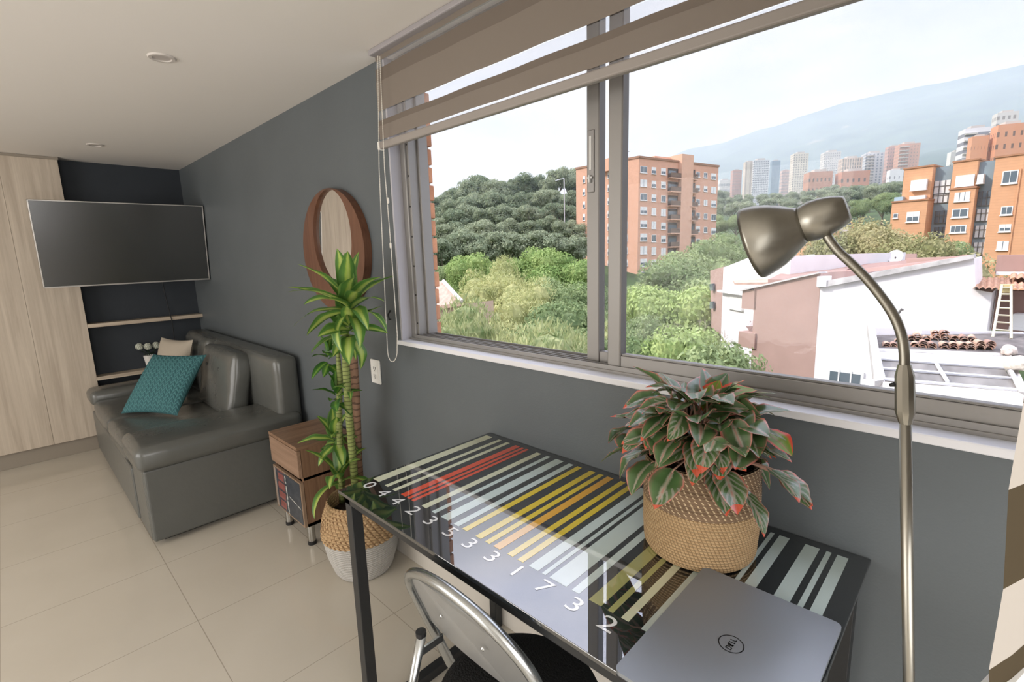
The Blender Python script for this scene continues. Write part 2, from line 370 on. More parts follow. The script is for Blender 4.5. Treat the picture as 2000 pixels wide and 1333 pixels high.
# second zebra blind hanging near the camera at the right
b2 = thing('hanging_blind', (.026, .42, H), 'brown and beige zebra blind hanging at the right edge beside the camera', 'window blind')
az = math.radians(17); A0 = Vector((.027, .42, 0)); dv = Vector((math.sin(az), math.cos(az), 0))
def band2(z0, z1, m, name):
    q = MB(); n = 24; pts = []
    nn = Vector((dv.y, -dv.x, 0))
    for zz in (z1, z0):
        for i in range(n + 1):
            s_ = i / n * .70; pts.append(A0 + dv * s_ - Vector(((zz - 1.209) * .03, 0, 0)) + nn * (.004 * math.sin(i * .8) + .0015 * math.sin(zz * 60)) + Vector((0, 0, zz)))
    q.add(pts, [(i, i + 1, n + 2 + i, n + 1 + i) for i in range(n)]); return q.build(name, m, b2, smooth=True)
zz = 1.155; k = 0
segs = [(1.20, 1.217, 'band_dark'), (1.217, 1.278, 'band_light'), (1.278, 1.345, 'band_dark'), (1.345, 1.402, 'band_light')]
z = 1.402; k = 0
while z < H - .05:
    h_ = (.067, .058)[k % 2]; segs.append((z, min(z + h_, H - .03), ('band_dark', 'band_light')[k % 2])); z += h_; k += 1
for a, c, m_ in segs: band2(a, c, M[m_], 'fabric_band')
q = MB(); nn = Vector((dv.y, -dv.x, 0))
q.prism([A0 + Vector((0, 0, 1.172)) - nn * .006, A0 + dv * .7 + Vector((0, 0, 1.172)) - nn * .006, A0 + dv * .7 + Vector((0, 0, 1.20)) - nn * .006, A0 + Vector((0, 0, 1.20)) - nn * .006], nn * .012)
q.build('bottom_rail', M['white_plastic'], b2)
q = MB(); q.prism([A0 + Vector((0, 0, H - .04)) - nn * .03, A0 + dv * .7 + Vector((0, 0, H - .04)) - nn * .03, A0 + dv * .7 + Vector((0, 0, H)) - nn * .03, A0 + Vector((0, 0, H)) - nn * .03], nn * .06)
q.build('head_rail', mat('head_rail_grey2', (.5, .48, .5), .4), b2)

# ------------------------------------------------------------------ closet, niche shelves, recessed lights
cl = thing('closet', (CX, -.6, 0), 'floor to ceiling pale oak laminate closet at the left edge', 'closet')
q = MB(); q.box((FX + .002, -2.9, .12), (CX - .02, .425, H - .012)); q.build('body', M['closet_edge'], cl)
ys = [.425, .10, -.50, -1.1, -1.7, -2.3, -2.9]
for a, c in zip(ys[:-1], ys[1:]):
    MB().box((CX - .02, c + .0006, .125), (CX, a - .0006, H - .02), .001).build('door_panel', M['closet'], cl)
MB().box((CX - .02, -2.9, H - .02), (CX + .006, .43, H - .001)).build('top_trim', M['plinth'], cl)
MB().box((FX + .002, -2.9, .001), (CX - .03, .425, .12)).build('plinth', M['plinth'], cl)
for z, lab in ((1.012, 'pale oak wall shelf under the television, the upper one'), (.575, 'pale oak wall shelf behind the sofa arm, the lower one')):
    tag(MB().box((FX, .4252, z), (CX - .0, 1.239, z + .030), .002).build('wall_shelf', M['shelf']), lab, 'shelf', 'niche shelves')
for (x, y, lab) in ((-2.497, .58, 'round white ceiling spotlight, the larger one nearer the blind'), (-4.52, .582, 'round white ceiling spotlight near the closet and television')):
    t_ = thing('ceiling_spotlight', (x, y, H), lab, 'ceiling light', 'recessed ceiling spotlights')
    MB().lathe([(.030, .0), (.034, -.006), (.046, -.006), (.050, -.001), (.050, 0)], (x, y, H), 40).build('trim_ring', mat('spot_ring', (.58, .54, .50), .5), t_, smooth=True, angle=40)
    MB().lathe([(.0005, -.002), (.031, -.002)], (x, y, H), 32).build('lens', mat('spot_lens', (.5, .46, .43), .5), t_)

# ------------------------------------------------------------------ television on its arm
TVC = Vector((-4.73, .712, 1.66)); tvM = Matrix.Translation(TVC) @ Euler((.006, .15, 0), 'XYZ').to_matrix().to_4x4()
tv = thing('television', TVC, 'flat screen television with thin silver bezel on a wall arm', 'television')
def tb(a, c, bev, m, name, par=None): return MB().box(a, c, bev, M=tvM).build(name, m, par or tv)
tw, th = .518, .303
tb((-.035, -tw, -th), (-.003, tw, th), .003, M['black_plastic'], 'back_shell')
tb((-.004, -tw + .007, -th + .009), (.001, tw - .007, th - .007), 0, M['tv_screen'], 'screen')
q = MB()
q.box((-.006, -tw, th - .007), (.003, tw, th), .001, M=tvM); q.box((-.006, -tw, -th), (.003, tw, -th + .010), .001, M=tvM)
q.box((-.006, -tw, -th), (.003, -tw + .007, th), .001, M=tvM); q.box((-.006, tw - .007, -th), (.003, tw, th), .001, M=tvM)
q.build('bezel', mat('silver_bezel', (.52, .50, .47), .3, metal=.7), tv)
back = tvM @ Vector((-.035, 0, 0)); q = MB()
q.box((-.06, -.12, -.12), (-.034, .12, .12), .003, M=tvM); q.tube([tvM @ Vector((-.055, 0, 0)), (-5.02, .95, 1.6), (FX + .03, .80, 1.6)], .017, 8)
q.box((FX, .73, 1.5), (FX + .03, .87, 1.7), .003)
q.build('wall_arm', M['black'], tv)
MB().tube([(-5.27, .98, 1.5), (-5.24, .985, 1.25), (-5.175, .99, 1.048), (-5.172, .995, 1.0), (-5.22, 1.0, .8), (-5.26, 1.0, .62)], .0035, 6).build('power_cord', M['black_plastic'], tv)

# ------------------------------------------------------------------ soft shapes
def soft_box(a, b, bev, seg=4, puff=0.0, M_=None, cuts=6, wr=0.0, seed=0):
    """upholstered block: subdivided, bevelled, bulging faces, slight wrinkles"""
    bm = bmesh.new(); bmesh.ops.create_cube(bm, size=1)
    a, b = Vector(a), Vector(b); d = b - a; c = (a + b) / 2
    for v in bm.verts: v.co = Vector((v.co[i] * d[i] for i in range(3)))
    bmesh.ops.bevel(bm, geom=bm.edges[:], offset=bev, segments=seg, affect='EDGES', profile=.5)
    longe = [e for e in bm.edges if e.calc_length() > .08]
    bmesh.ops.subdivide_edges(bm, edges=longe, cuts=cuts, use_grid_fill=True)
    r = random.Random(seed)
    ph = [r.uniform(0, 6) for _ in range(6)]
    for v in bm.verts:
        n = Vector((v.co[i] / (d[i] / 2) for i in range(3)))
        k = [max(0, 1 - n[i] ** 2) for i in range(3)]
        for i in range(3):
            j, l = (i + 1) % 3, (i + 2) % 3
            if abs(n[i]) > .9: v.co[i] += math.copysign(puff * (k[j] * k[l]) ** .6, n[i])
        if wr: 
            v.co += Vector((1, 1, 1)) * wr * (math.sin(v.co.x * 31 + ph[0] + v.co.y * 17) * math.sin(v.co.z * 23 + ph[1] + v.co.x * 9))
    T = Matrix.Translation(c)
    q = MB(); q.bm(bm, 0, (M_ @ T) if M_ else T); return q

# ------------------------------------------------------------------ sofa bed
sofa = thing('sofa_bed', (-4.1, .8, 0), 'grey leather sofa bed with pull-out drawer base in the corner under the television', 'sofa')
L1, L2 = M['leather'], M['leather_front']
MB().box((-5.12, .40, .028), (-3.10, 1.2, .43), .008).build('base', L2, sofa)
MB().box((-5.08, .42, 0), (-3.14, 1.18, .03)).build('foot_rail', M['black'], sofa)
q = MB(); q.prism([(-3.47, .352, .05), (-3.36, .352, .05), (-3.36, .352, .40), (-3.47, .352, .40)], (0, .06, 0)); 
q = MB().box((-5.10, .355, .035), (-3.43, .41, .355), .012, seg=3); q.build('drawer_front', L2, sofa)
MB().box((-3.43, .375, .05), (-3.418, .41, .40)).build('gap_shade_strip', M['black'], sofa)  # black strip stands in for the shade between drawer and panel
MB().box((-3.412, .362, .028), (-3.10, .41, .43), .012, seg=3).build('front_panel', L2, sofa)
MB().box((-3.115, .365, .03), (-3.075, 1.2, .435), .012, seg=3).build('side_panel', L2, sofa)
q = soft_box((-3.48, .345, .432), (-3.052, 1.2, .560), .038, puff=.012, wr=.0018, seed=1); q.build('armrest', L1, sofa, smooth=True)
q = soft_box((-5.13, .345, .432), (-4.86, 1.2, .545), .038, puff=.010, wr=.0018, seed=2); q.build('armrest', L1, sofa, smooth=True)
for i, (a, c) in enumerate(((-4.86, -4.17), (-4.17, -3.48))):
    soft_box((a + .002, .352, .372), (c - .002, 1.05, .478), .03, puff=.012, wr=.002, seed=5 + i).build('seat_cushion', L1, sofa, smooth=True)
bk = soft_box((-5.12, 1.075, .40), (-3.085, 1.225, .915), .04, puff=.006, wr=.001, seed=9); bk.build('backrest', L1, sofa, smooth=True)
def lean(x0, x1, y0, th_, z0, z1, ang, seed, dx=0):
    Mx = Matrix.Translation((0, y0 + th_ / 2, z0)) @ Matrix.Rotation(-ang, 4, 'X') @ Matrix.Translation((0, -(y0 + th_ / 2), -z0))
    return soft_box((x0, y0, z0), (x1, y0 + th_, z1), .032, puff=.018, M_=Mx, wr=.003, seed=seed)
lean(-4.92, -4.30, .98, .10, .465, .915, math.radians(6), 21).build('back_cushion', L1, sofa, smooth=True)
big = lean(-4.20, -3.52, .90, .125, .47, .90, math.radians(11), 23).build('back_cushion', L1, sofa, smooth=True)
big['label'] = 'tufted back cushion pulled forward, pale highlights along its edge'
for bx, bz in ((-4.03, .60), (-3.75, .60), (-4.03, .78), (-3.75, .78)):
    yy = .88 + (bz - .47) * math.tan(math.radians(11)); MB().lathe([(.0005, -.006), (.009, -.004), (.012, 0), (.009, .003)], (bx, yy + .004, bz), 12, M=Matrix.Rotation(PI / 2, 4, 'X')).build('tuft_button', L1, big, smooth=True)

# ------------------------------------------------------------------ pillows
def pillow(name, c, ex, ey, ez, half, thick, m, seed=0, knit=False, n=26):
    """square pillow centred at c, ex/ey in its plane, ez its normal"""
    q = MB(); r = random.Random(seed)
    def pt(u, v, s):
        k = (1 - abs(u) ** 2.6) * (1 - abs(v) ** 2.6); t = thick * max(0, k) ** .55
        pin = 1 - .07 * (1 - abs(u) ** 2) * (abs(v) ** 4); pin2 = 1 - .07 * (1 - abs(v) ** 2) * (abs(u) ** 4)
        uu = u * half * pin2; vv = v * half * pin
        d = 0
        if knit and s > 0:
            cols = 12; a = (u * .5 + .5) * cols; fa = abs(a - math.floor(a) - .5) * 2
            b_ = (v * .5 + .5) * 16 + (fa if int(math.floor(a)) % 1 == 0 else -fa) * .75
            d = .006 * (abs(math.sin(b_ * PI)) ** .6) * (1 - fa ** 6) - .003
        return Vector(c) + ex * uu + ey * vv + ez * (s * (t + (d if t > 0.002 else 0)))
    nn = 190 if knit else n
    for s in (1, -1):
        k = nn if s > 0 else n
        vs = [pt(-1 + 2 * i / k, -1 + 2 * j / k, s) for j in range(k + 1) for i in range(k + 1)]
        fs = [(j * (k + 1) + i, j * (k + 1) + i + 1, (j + 1) * (k + 1) + i + 1, (j + 1) * (k + 1) + i) for j in range(k) for i in range(k)]
        q.add(vs, fs)
    return q.build(name, m, smooth=True)
BR, BL_, TL, TR = Vector((-3.80, .72, .505)), Vector((-4.21, .46, .495)), Vector((-4.42, .68, .835)), Vector((-4.00, .93, .835))
c = (BR + BL_ + TL + TR) / 4; ex = ((BR + TR) - (BL_ + TL)).normalized(); ey = ((TL + TR) - (BL_ + BR)).normalized(); ez = ex.cross(ey).normalized(); ey = ez.cross(ex)
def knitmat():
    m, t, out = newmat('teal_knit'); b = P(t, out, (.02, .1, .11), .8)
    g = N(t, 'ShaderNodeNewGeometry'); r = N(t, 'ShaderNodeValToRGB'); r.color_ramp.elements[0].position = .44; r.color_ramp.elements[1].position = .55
    r.color_ramp.elements[0].color = (.008, .045, .06, 1); r.color_ramp.elements[1].color = (.075, .22, .225, 1)  # crease shade put into the colour: stitch gaps darker than ridges
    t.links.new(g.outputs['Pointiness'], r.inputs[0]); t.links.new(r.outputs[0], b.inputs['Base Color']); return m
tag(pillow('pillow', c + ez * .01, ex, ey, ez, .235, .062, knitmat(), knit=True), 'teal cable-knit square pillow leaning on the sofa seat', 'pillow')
ex2 = Vector((.93, .30, 0)).normalized(); ey2 = Vector((-.10, .25, 1)).normalized(); ez2 = ex2.cross(ey2).normalized(); ey2 = ez2.cross(ex2)
tag(pillow('pillow', (-4.66, .86, .70), ex2, ey2, ez2, .215, .06, M['knit_beige']), 'plain beige square pillow behind the teal one', 'pillow')

# ------------------------------------------------------------------ little vase of white flowers on the lower shelf
vz = .605; vc = Vector((-5.225, .80, vz)) ; vc = Vector((-5.238, .805, vz))
va = thing('flower_pot', vc, 'small white pot with three white pompom flowers on the lower shelf', 'flower pot')
MB().lathe([(.0005, 0), (.030, 0), (.046, .115), (.042, .115), (.028, .02), (.0005, .02)], vc, 28).build('pot', M['ceramic'], va, smooth=True, angle=40)
for i, (dx, dy, dz) in enumerate(((0, -.062, .200), (.015, -.005, .195), (0, .058, .195))):
    q = MB(); fc = vc + Vector((dx, dy, dz)); r = random.Random(i)
    for k in range(70):
        a = math.acos(1 - 2 * (k + .5) / 70); b_ = k * 2.39996; d = Vector((math.sin(a) * math.cos(b_), math.sin(a) * math.sin(b_), math.cos(a)))
        p = fc + d * .026; o1 = d.orthogonal().normalized(); o2 = d.cross(o1)
        q.add([p - o1 * .007, p + o2 * .006 + d * .004, p + o1 * .007, p - o2 * .006 + d * .004], [(0, 1, 2, 3)])
    q.lathe([(.0005, -.022), (.016, -.016), (.022, 0), (.016, .016), (.0005, .022)], fc, 12)
    fl = q.build('flower_head', M['petal'], va)
    MB().tube([vc + Vector((0, 0, .1)), fc - Vector((0, 0, .02))], .002, 6).build('flower_stem', M['vase_leaf'], fl)
q = MB()
for k in range(26):
    a = rnd.uniform(0, 2 * PI); rr = rnd.uniform(.02, .065); p = vc + Vector((.4 * rr * math.cos(a), rr * math.sin(a), rnd.uniform(.12, .165)))
    d = Vector((.4 * math.cos(a), math.sin(a), .2)).normalized(); s_ = d.cross(Vector((0, 0, 1))).normalized()
    q.add([p - d * .018, p + s_ * .009, p + d * .02, p - s_ * .009], [(0, 1, 2, 3)])
q.build('small_leaves', M['vase_leaf'], va)

# ------------------------------------------------------------------ nightstand
NX0, NX1, NY0, NY1 = -2.815, -2.445, .915, 1.215
ns = thing('nightstand', (-2.63, 1.06, 0), 'walnut nightstand on steel feet between sofa and potted plant', 'nightstand')
q = MB(); q.box((NX0, NY0 + .018, .115), (NX0 + .018, NY1, .545)); q.box((NX1 - .018, NY0 + .018, .115), (NX1, NY1, .545)); q.box((NX0, NY0 + .018, .115), (NX1, NY1, .133)); q.box((NX0, NY1 - .01, .115), (NX1, NY1, .545)); q.box((NX0, NY0 + .02, .375), (NX1, NY1, .39))
q.build('carcass', M['walnut'], ns)
MB().box((NX0 - .003, NY0 - .002, .545), (NX1 + .003, NY1, .563), .001).build('top', M['walnut_top'], ns)
MB().box((NX0, NY0 - .002, .395), (NX1, NY0 + .016, .541), .001).build('drawer', wood('walnut_drawer', (.20, .125, .08), (.34, .22, .15), 'X', 1.3), ns)
dr = MB().box((NX0, NY0 + .000, .118), (NX1, NY0 + .016, .368), .001).build('door', wood('door_edge', (.22, .15, .10), (.32, .22, .15), 'Z', 1.3), ns)
def print_mat():
    m, t, out = newmat('city_photo_print'); b = P(t, out, (.1, .1, .1), .35)
    g = N(t, 'ShaderNodeTexCoord'); s = N(t, 'ShaderNodeSeparateXYZ'); t.links.new(g.outputs['Generated'], s.inputs[0]); x, z = s.outputs[0], s.outputs[2]
    n = N(t, 'ShaderNodeTexNoise'); n.inputs['Scale'].default_value = 9; n.inputs['Detail'].default_value = 6; t.links.new(g.outputs['Generated'], n.inputs[0]); nn = n.outputs[0]
    dark = mix(t, nn, (.012, .016, .022), (.085, .095, .11))
    xr = mth(t, 'ADD', x, mth(t, 'MULTIPLY', mth(t, 'SUBTRACT', nn, .5), .16))
    red = mth(t, 'MULTIPLY', mth(t, 'LESS_THAN', mth(t, 'ABSOLUTE', mth(t, 'SUBTRACT', xr, .27)), .13), mth(t, 'GREATER_THAN', mth(t, 'FRACT', mth(t, 'MULTIPLY', z, 4.3)), .2))
    c1 = mix(t, red, dark, mix(t, nn, (.10, .02, .02), (.38, .14, .12)))
    fr = mth(t, 'LESS_THAN', x, .07); c1 = mix(t, fr, c1, (.3, .24, .2))
    ln = mth(t, 'LESS_THAN', mth(t, 'ABSOLUTE', mth(t, 'SUBTRACT', mth(t, 'ADD', x, mth(t, 'MULTIPLY', z, .02)), .47)), .022)
    l2 = mth(t, 'LESS_THAN', mth(t, 'ABSOLUTE', mth(t, 'SUBTRACT', mth(t, 'ADD', z, mth(t, 'MULTIPLY', x, .25)), .62)), .014)
    l2 = mth(t, 'MULTIPLY', l2, mth(t, 'GREATER_THAN', x, .5)); l = mth(t, 'MULTIPLY', mth(t, 'MAXIMUM', ln, l2), mth(t, 'GREATER_THAN', nn, .47))
    t.links.new(mix(t, l, c1, (.5, .5, .46)), b.inputs['Base Color']); return m
MB().box((NX0 + .012, NY0 - .0015, .128), (NX1 - .014, NY0 + .001, .360)).build('picture_panel', print_mat(), dr)
for x in (NX0 + .045, NX1 - .03):
    for y in (NY0 + .04, NY1 - .05):
        lg = MB().lathe([(.020, .02), (.020, .115)], (x, y, 0), 24, closed=True).build('leg', M['chrome'], ns, smooth=True, angle=50)
        MB().lathe([(.022, 0), (.022, .02)], (x, y, 0), 24, closed=True).build('rubber_foot', M['black_plastic'], lg, smooth=True, angle=50)

# ------------------------------------------------------------------ mirror and outlet on the grey wall
MCX, MCZ, MR = -2.452, 1.545, .332
mi = thing('wall_mirror', (MCX, WY, MCZ), 'round walnut wall mirror with oval glass beside the window', 'mirror')
q = MB(); n = 96; gcx, gcz, ga, gb = MCX + .026, MCZ + .066, .203, .236
vs = []
for k in range(n):
    a = 2 * PI * k / n; vs += [(MCX + MR * math.cos(a), WY - .001, MCZ + MR * .93 * math.sin(a)), (MCX + MR * math.cos(a), WY - .040, MCZ + MR * .93 * math.sin(a)), (gcx + ga * math.cos(a), WY - .046, min(gcz + gb * math.sin(a), 9)), (gcx + (ga - .004) * math.cos(a), WY - .026, gcz + (gb - .004) * math.sin(a))]
fs = []
for k in range(n):
    k2 = (k + 1) % n
    for j in range(3): fs.append((k * 4 + j, k2 * 4 + j, k2 * 4 + j + 1, k * 4 + j + 1))
q.add(vs, fs); q.build('frame', M['mirror_wood'], mi)
q = MB(); q.add([(gcx + ga * math.cos(2 * PI * k / n), WY - .030, gcz + gb * math.sin(2 * PI * k / n)) for k in range(n)], [tuple(range(n))]); q.build('glass', M['mirror_glass'], mi)
ou = thing('power_outlet', (-2.163, WY, .94), 'white wall outlet with two sockets under the window corner', 'outlet')
soft_box((-2.205, WY - .010, .880), (-2.122, WY, 1.002), .004, 2, puff=.001, cuts=1).build('plate', M['white_plastic'], ou)
MB().box((-2.183, WY - .0125, .905), (-2.144, WY - .008, .977), .002).build('insert', M['white_plastic'], ou)
for z in (.922, .960):
    q = MB()
    for x in (-2.171, -2.156): q.box((x - .0015, WY - .0135, z - .007), (x + .0015, WY - .0115, z + .007))
    q.lathe([(.0005, 0), (.003, 0)], (-2.1635, WY - .0132, z - .012), 8, M=Matrix.Rotation(PI / 2, 4, 'X'))
    q.build('socket', M['black_plastic'], ou)
tag(MB().tube([(-1.985, 1.232, 1.22), (-1.99, 1.225, 1.215), (-1.992, 1.222, 1.24), (-1.99, 1.235, 1.26)], .004, 8).build('cord_hook', M['black_plastic']), 'small dark cord hook on the wall by the bead chain', 'hook')

# ------------------------------------------------------------------ baskets
def coil_basket(prof, c, pitch, n=144, wave=0, lean_=0, amp=.0022):
    """woven basket wall: coils follow the profile [(z, r)]"""
    zs = [p[0] for p in prof]; rs = [p[1] for p in prof]; z0, z1 = zs[0], zs[-1]
    steps = int((z1 - z0) / pitch * 6); q = MB(); vs = []
    for i in range(steps + 1):
        z = z0 + (z1 - z0) * i / steps; r = np.interp(z, zs, rs)
        for k in range(n):
            a = 2 * PI * k / n
            ph = (z - z0) / pitch; coil = math.floor(ph)
            rr = r + amp * abs(math.sin(ph * PI)) + wave * math.sin(a * n / 4 * 1.0 + coil * PI)
            vs.append((c[0] + rr * math.cos(a), c[1] + rr * math.sin(a), z))
    fs = [(i * n + k, i * n + (k + 1) % n, (i + 1) * n + (k + 1) % n, (i + 1) * n + k) for i in range(steps) for k in range(n)]
    q.add(vs, fs); return q
def weave_mat(name, c1, c2, speck=None, nu=90, nz_=60, rough=.85, sz=.5):
    m, t, out = newmat(name); b = P(t, out, c1, rough)
    tcn = N(t, 'ShaderNodeTexCoord'); s = N(t, 'ShaderNodeSeparateXYZ'); t.links.new(tcn.outputs['Object'], s.inputs[0])
    ang = mth(t, 'MULTIPLY', mth(t, 'ARCTAN2', s.outputs[1], s.outputs[0]), nu / (2 * PI)); zz = mth(t, 'MULTIPLY', s.outputs[2], nz_)
    row = mth(t, 'FLOOR', zz); a2 = mth(t, 'ADD', ang, mth(t, 'MULTIPLY', row, .37)); st = mth(t, 'ADD', a2, mth(t, 'MULTIPLY', mth(t, 'FRACT', zz), .5))
    w = mth(t, 'ABSOLUTE', mth(t, 'SUBTRACT', mth(t, 'FRACT', st), .5))
    n = N(t, 'ShaderNodeTexNoise'); n.inputs['Scale'].default_value = 60; n.inputs['Detail'].default_value = 3; t.links.new(tcn.outputs['Object'], n.inputs[0])
    col = mix(t, n.outputs[0], c1, c2)
    if speck: col = mix(t, mth(t, 'MULTIPLY', mth(t, 'LESS_THAN', w, .13), mth(t, 'GREATER_THAN', mth(t, 'FRACT', zz), .35)), col, speck)
    t.links.new(col, b.inputs['Base Color'])
    h = mth(t, 'ADD', mth(t, 'MULTIPLY', w, 1.0), mth(t, 'ABSOLUTE', mth(t, 'SINE', mth(t, 'MULTIPLY', zz, PI))))
    bp_ = N(t, 'ShaderNodeBump'); bp_.inputs['Strength'].default_value = sz; bp_.inputs['Distance'].default_value = .004; t.links.new(h, bp_.inputs['Height']); t.links.new(bp_.outputs[0], b.inputs['Normal']); return m

# leaf strip: midrib curve, width profile, with UVs
def leaf(q, base, dirv, up, length, width, droop, fold=.25, n=9, pw=(.9, 1.3), twist=0, wav=0):
    d = Vector(dirv).normalized(); up = Vector(up).normalized(); side = d.cross(up)
    side = side.normalized() if side.length > 1e-3 else d.orthogonal().normalized(); p = Vector(base); vs = []; uvs = []
    step = length / n; cur = d.copy()
    if twist: side = Matrix.Rotation(twist, 3, d) @ side
    for i in range(n + 1):
        t_ = i / n; wd = width * (t_ ** pw[0]) * ((1 - t_) ** pw[1]) * ((pw[0] + pw[1]) ** (pw[0] + pw[1])) / (pw[0] ** pw[0] * pw[1] ** pw[1]) + width * .05 * (1 - t_)
        nrm = side.cross(cur).normalized()
        w_ = wav * math.sin(t_ * 14)
        for j in (-1, -.5, 0, .5, 1):
            vs.append(p + side * (wd * j) + nrm * (abs(j) * wd * fold + w_ * abs(j) * wd)); uvs.append(((j + 1) / 2, t_))
        cur = (Matrix.Rotation(-droop / n, 3, side) @ cur).normalized(); p = p + cur * step
    b0 = q.add(vs, [(i * 5 + j, i * 5 + j + 1, (i + 1) * 5 + j + 1, (i + 1) * 5 + j) for i in range(n) for j in range(4)])
    for i, uv in enumerate(uvs): q.uv[b0 + i] = uv
    return p
def setuv(o, q):
    me = o.data; uv = me.uv_layers.new(name='UVMap')
    idx = np.empty(len(me.loops), dtype=np.int32); me.loops.foreach_get('vertex_index', idx)
    arr = np.zeros((len(q.v), 2), dtype=np.float32)
    for k, v in q.uv.items(): arr[k] = v
    uv.data.foreach_set('uv', arr[idx].ravel()); return o
def uvleaf_mat(name, fn, rough=.4, trans=.2, spec=.5):
    m, t, out = newmat(name); uv = N(t, 'ShaderNodeUVMap'); s = N(t, 'ShaderNodeSeparateXYZ'); t.links.new(uv.outputs[0], s.inputs[0])
    e = mth(t, 'MULTIPLY', mth(t, 'ABSOLUTE', mth(t, 'SUBTRACT', s.outputs[0], .5)), 2); v = s.outputs[1]
    tcn = N(t, 'ShaderNodeTexCoord'); n = N(t, 'ShaderNodeTexNoise'); n.inputs['Scale'].default_value = 26; n.inputs['Detail'].default_value = 4; t.links.new(tcn.outputs['Object'], n.inputs[0])
    n2 = N(t, 'ShaderNodeTexNoise'); n2.inputs['Scale'].default_value = 9; t.links.new(tcn.outputs['Object'], n2.inputs[0])
    col = fn(t, e, v, n.outputs[0], n2.outputs[0])
    b = P(t, out, (.1, .3, .05), rough, spec=spec); t.links.new(col, b.inputs['Base Color'])
    tl = N(t, 'ShaderNodeBsdfTranslucent'); t.links.new(col, tl.inputs[0]); mx = N(t, 'ShaderNodeMixShader'); mx.inputs[0].default_value = trans
    t.links.new(b.outputs[0], mx.inputs[1]); t.links.new(tl.outputs[0], mx.inputs[2]); t.links.new(mx.outputs[0], out.inputs[0]); return m
def rampf(t, f, stops):
    r = N(t, 'ShaderNodeValToRGB'); el = r.color_ramp.elements
    while len(el) < len(stops): el.new(.5)
    for e, (p, c_) in zip(el, stops): e.position = p; e.color = (*c_, 1)
    t.links.new(f, r.inputs[0]); return r.outputs[0]

# ------------------------------------------------------------------ tall corn plant in the floor basket
PC = Vector((-2.085, 1.045, 0))
cp = thing('corn_plant', PC + Vector((0, 0, .30)), 'tall corn plant with striped green and yellow leaves on three canes', 'plant')
bk_ = thing('plant_basket', PC, 'round floor basket, woven straw above and white cotton cord below, holding the tall plant', 'basket')
low = coil_basket([(0, .125), (.02, .138), (.10, .163), (.20, .180)], PC, .0111, 120)
low.lathe([(.0005, .003), (.13, .003)], PC, 40)
low.build('cord_base', weave_mat('white_cord_coils', (.40, .39, .365), (.52, .50, .47), None, 120, 90, sz=.6), bk_, smooth=True)
up_ = coil_basket([(.195, .181), (.23, .181), (.30, .168), (.375, .140)], PC, .016, 160, wave=.0028, amp=.004)
up_.lathe([(.136, .05), (.136, .372), (.142, .377)], PC, 60)
up_.build('straw_body', weave_mat('braided_straw', (.34, .21, .10), (.62, .44, .25), (.20, .11, .05), 44, 62, sz=1.0), bk_, smooth=True)
MB().lathe([(.0005, .31), (.08, .312), (.133, .305)], PC, 40).build('soil', M['soil'], bk_)
def cane_mat(name, c1, c2, dark, ns_=55):
    m, t, out = newmat(name); b = P(t, out, c1, .7); tcn = N(t, 'ShaderNodeTexCoord'); s = N(t, 'ShaderNodeSeparateXYZ'); t.links.new(tcn.outputs['Object'], s.inputs[0])
    n = N(t, 'ShaderNodeTexNoise'); n.inputs['Scale'].default_value = 18; n.inputs['Detail'].default_value = 3; t.links.new(tcn.outputs['Object'], n.inputs[0])
    f = mth(t, 'FRACT', mth(t, 'ADD', mth(t, 'MULTIPLY', s.outputs[2], ns_), mth(t, 'MULTIPLY', n.outputs[0], 1.2)))
    t.links.new(mix(t, mth(t, 'LESS_THAN', f, .22), mix(t, n.outputs[0], c1, c2), dark), b.inputs['Base Color'])
    bp_ = N(t, 'ShaderNodeBump'); bp_.inputs['Strength'].default_value = .5; bp_.inputs['Distance'].default_value = .004; t.links.new(f, bp_.inputs['Height']); t.links.new(bp_.outputs[0], b.inputs['Normal']); return m
green_cane = cane_mat('green_cane', (.16, .20, .05), (.30, .34, .12), (.09, .10, .03)); brown_cane = cane_mat('brown_cane', (.24, .13, .08), (.36, .22, .14), (.14, .08, .05), 30)
def ap(px, py, Y): return at(px, py, 'Y', Y)
MB().tube([ap(702, 960, 1.10) - Vector((0, 0, .06)), ap(698, 880, 1.10), ap(695, 780, 1.10), ap(690, 700, 1.10), ap(689, 672, 1.10)], [.022, .0215, .021, .020, .018], 14).build('cane', brown_cane, cp, smooth=True)
MB().tube([ap(694, 960, 1.03) - Vector((0, 0, .06)), ap(688, 880, 1.03), ap(680, 790, 1.03), ap(676, 720, 1.03), ap(674, 660, 1.03), ap(680, 600, 1.03)], [.018, .018, .0175, .017, .016, .012], 14).build('cane', green_cane, cp, smooth=True)
MB().tube([ap(666, 960, 1.0) - Vector((0, 0, .06)), ap(664, 880, 1.0), ap(662, 800, 1.02), ap(664, 745, 1.02), ap(660, 690, 1.03), ap(652, 672, 1.03)], [.014, .014, .0145, .013, .009, .007], 12).build('cane', green_cane, cp, smooth=True)
MB().tube([ap(668, 965, .98) - Vector((0, 0, .03)), ap(662, 915, .98)], [.009, .007], 10).build('cane', green_cane, cp, smooth=True)
dg = (.035, .12, .02); mg = (.09, .25, .03); yg = (.42, .58, .06)
corn_mat = uvleaf_mat('corn_leaf', lambda t, e, v, n, n2: rampf(t, mth(t, 'ADD', e, mth(t, 'MULTIPLY', mth(t, 'SUBTRACT', n2, .5), .9)), [(.0, (.46, .56, .16)), (.26, (.36, .48, .09)), (.42, (.12, .25, .05)), (.85, (.06, .16, .035)), (1, (.16, .28, .07))]), .35, .22)
corn_dark = uvleaf_mat('corn_leaf_dark', lambda t, e, v, n, n2: rampf(t, mth(t, 'ADD', e, mth(t, 'MULTIPLY', mth(t, 'SUBTRACT', n2, .5), .5)), [(.0, (.22, .36, .05)), (.22, (.09, .22, .03)), (.5, (.04, .14, .02)), (1, (.03, .10, .02))]), .35, .2)
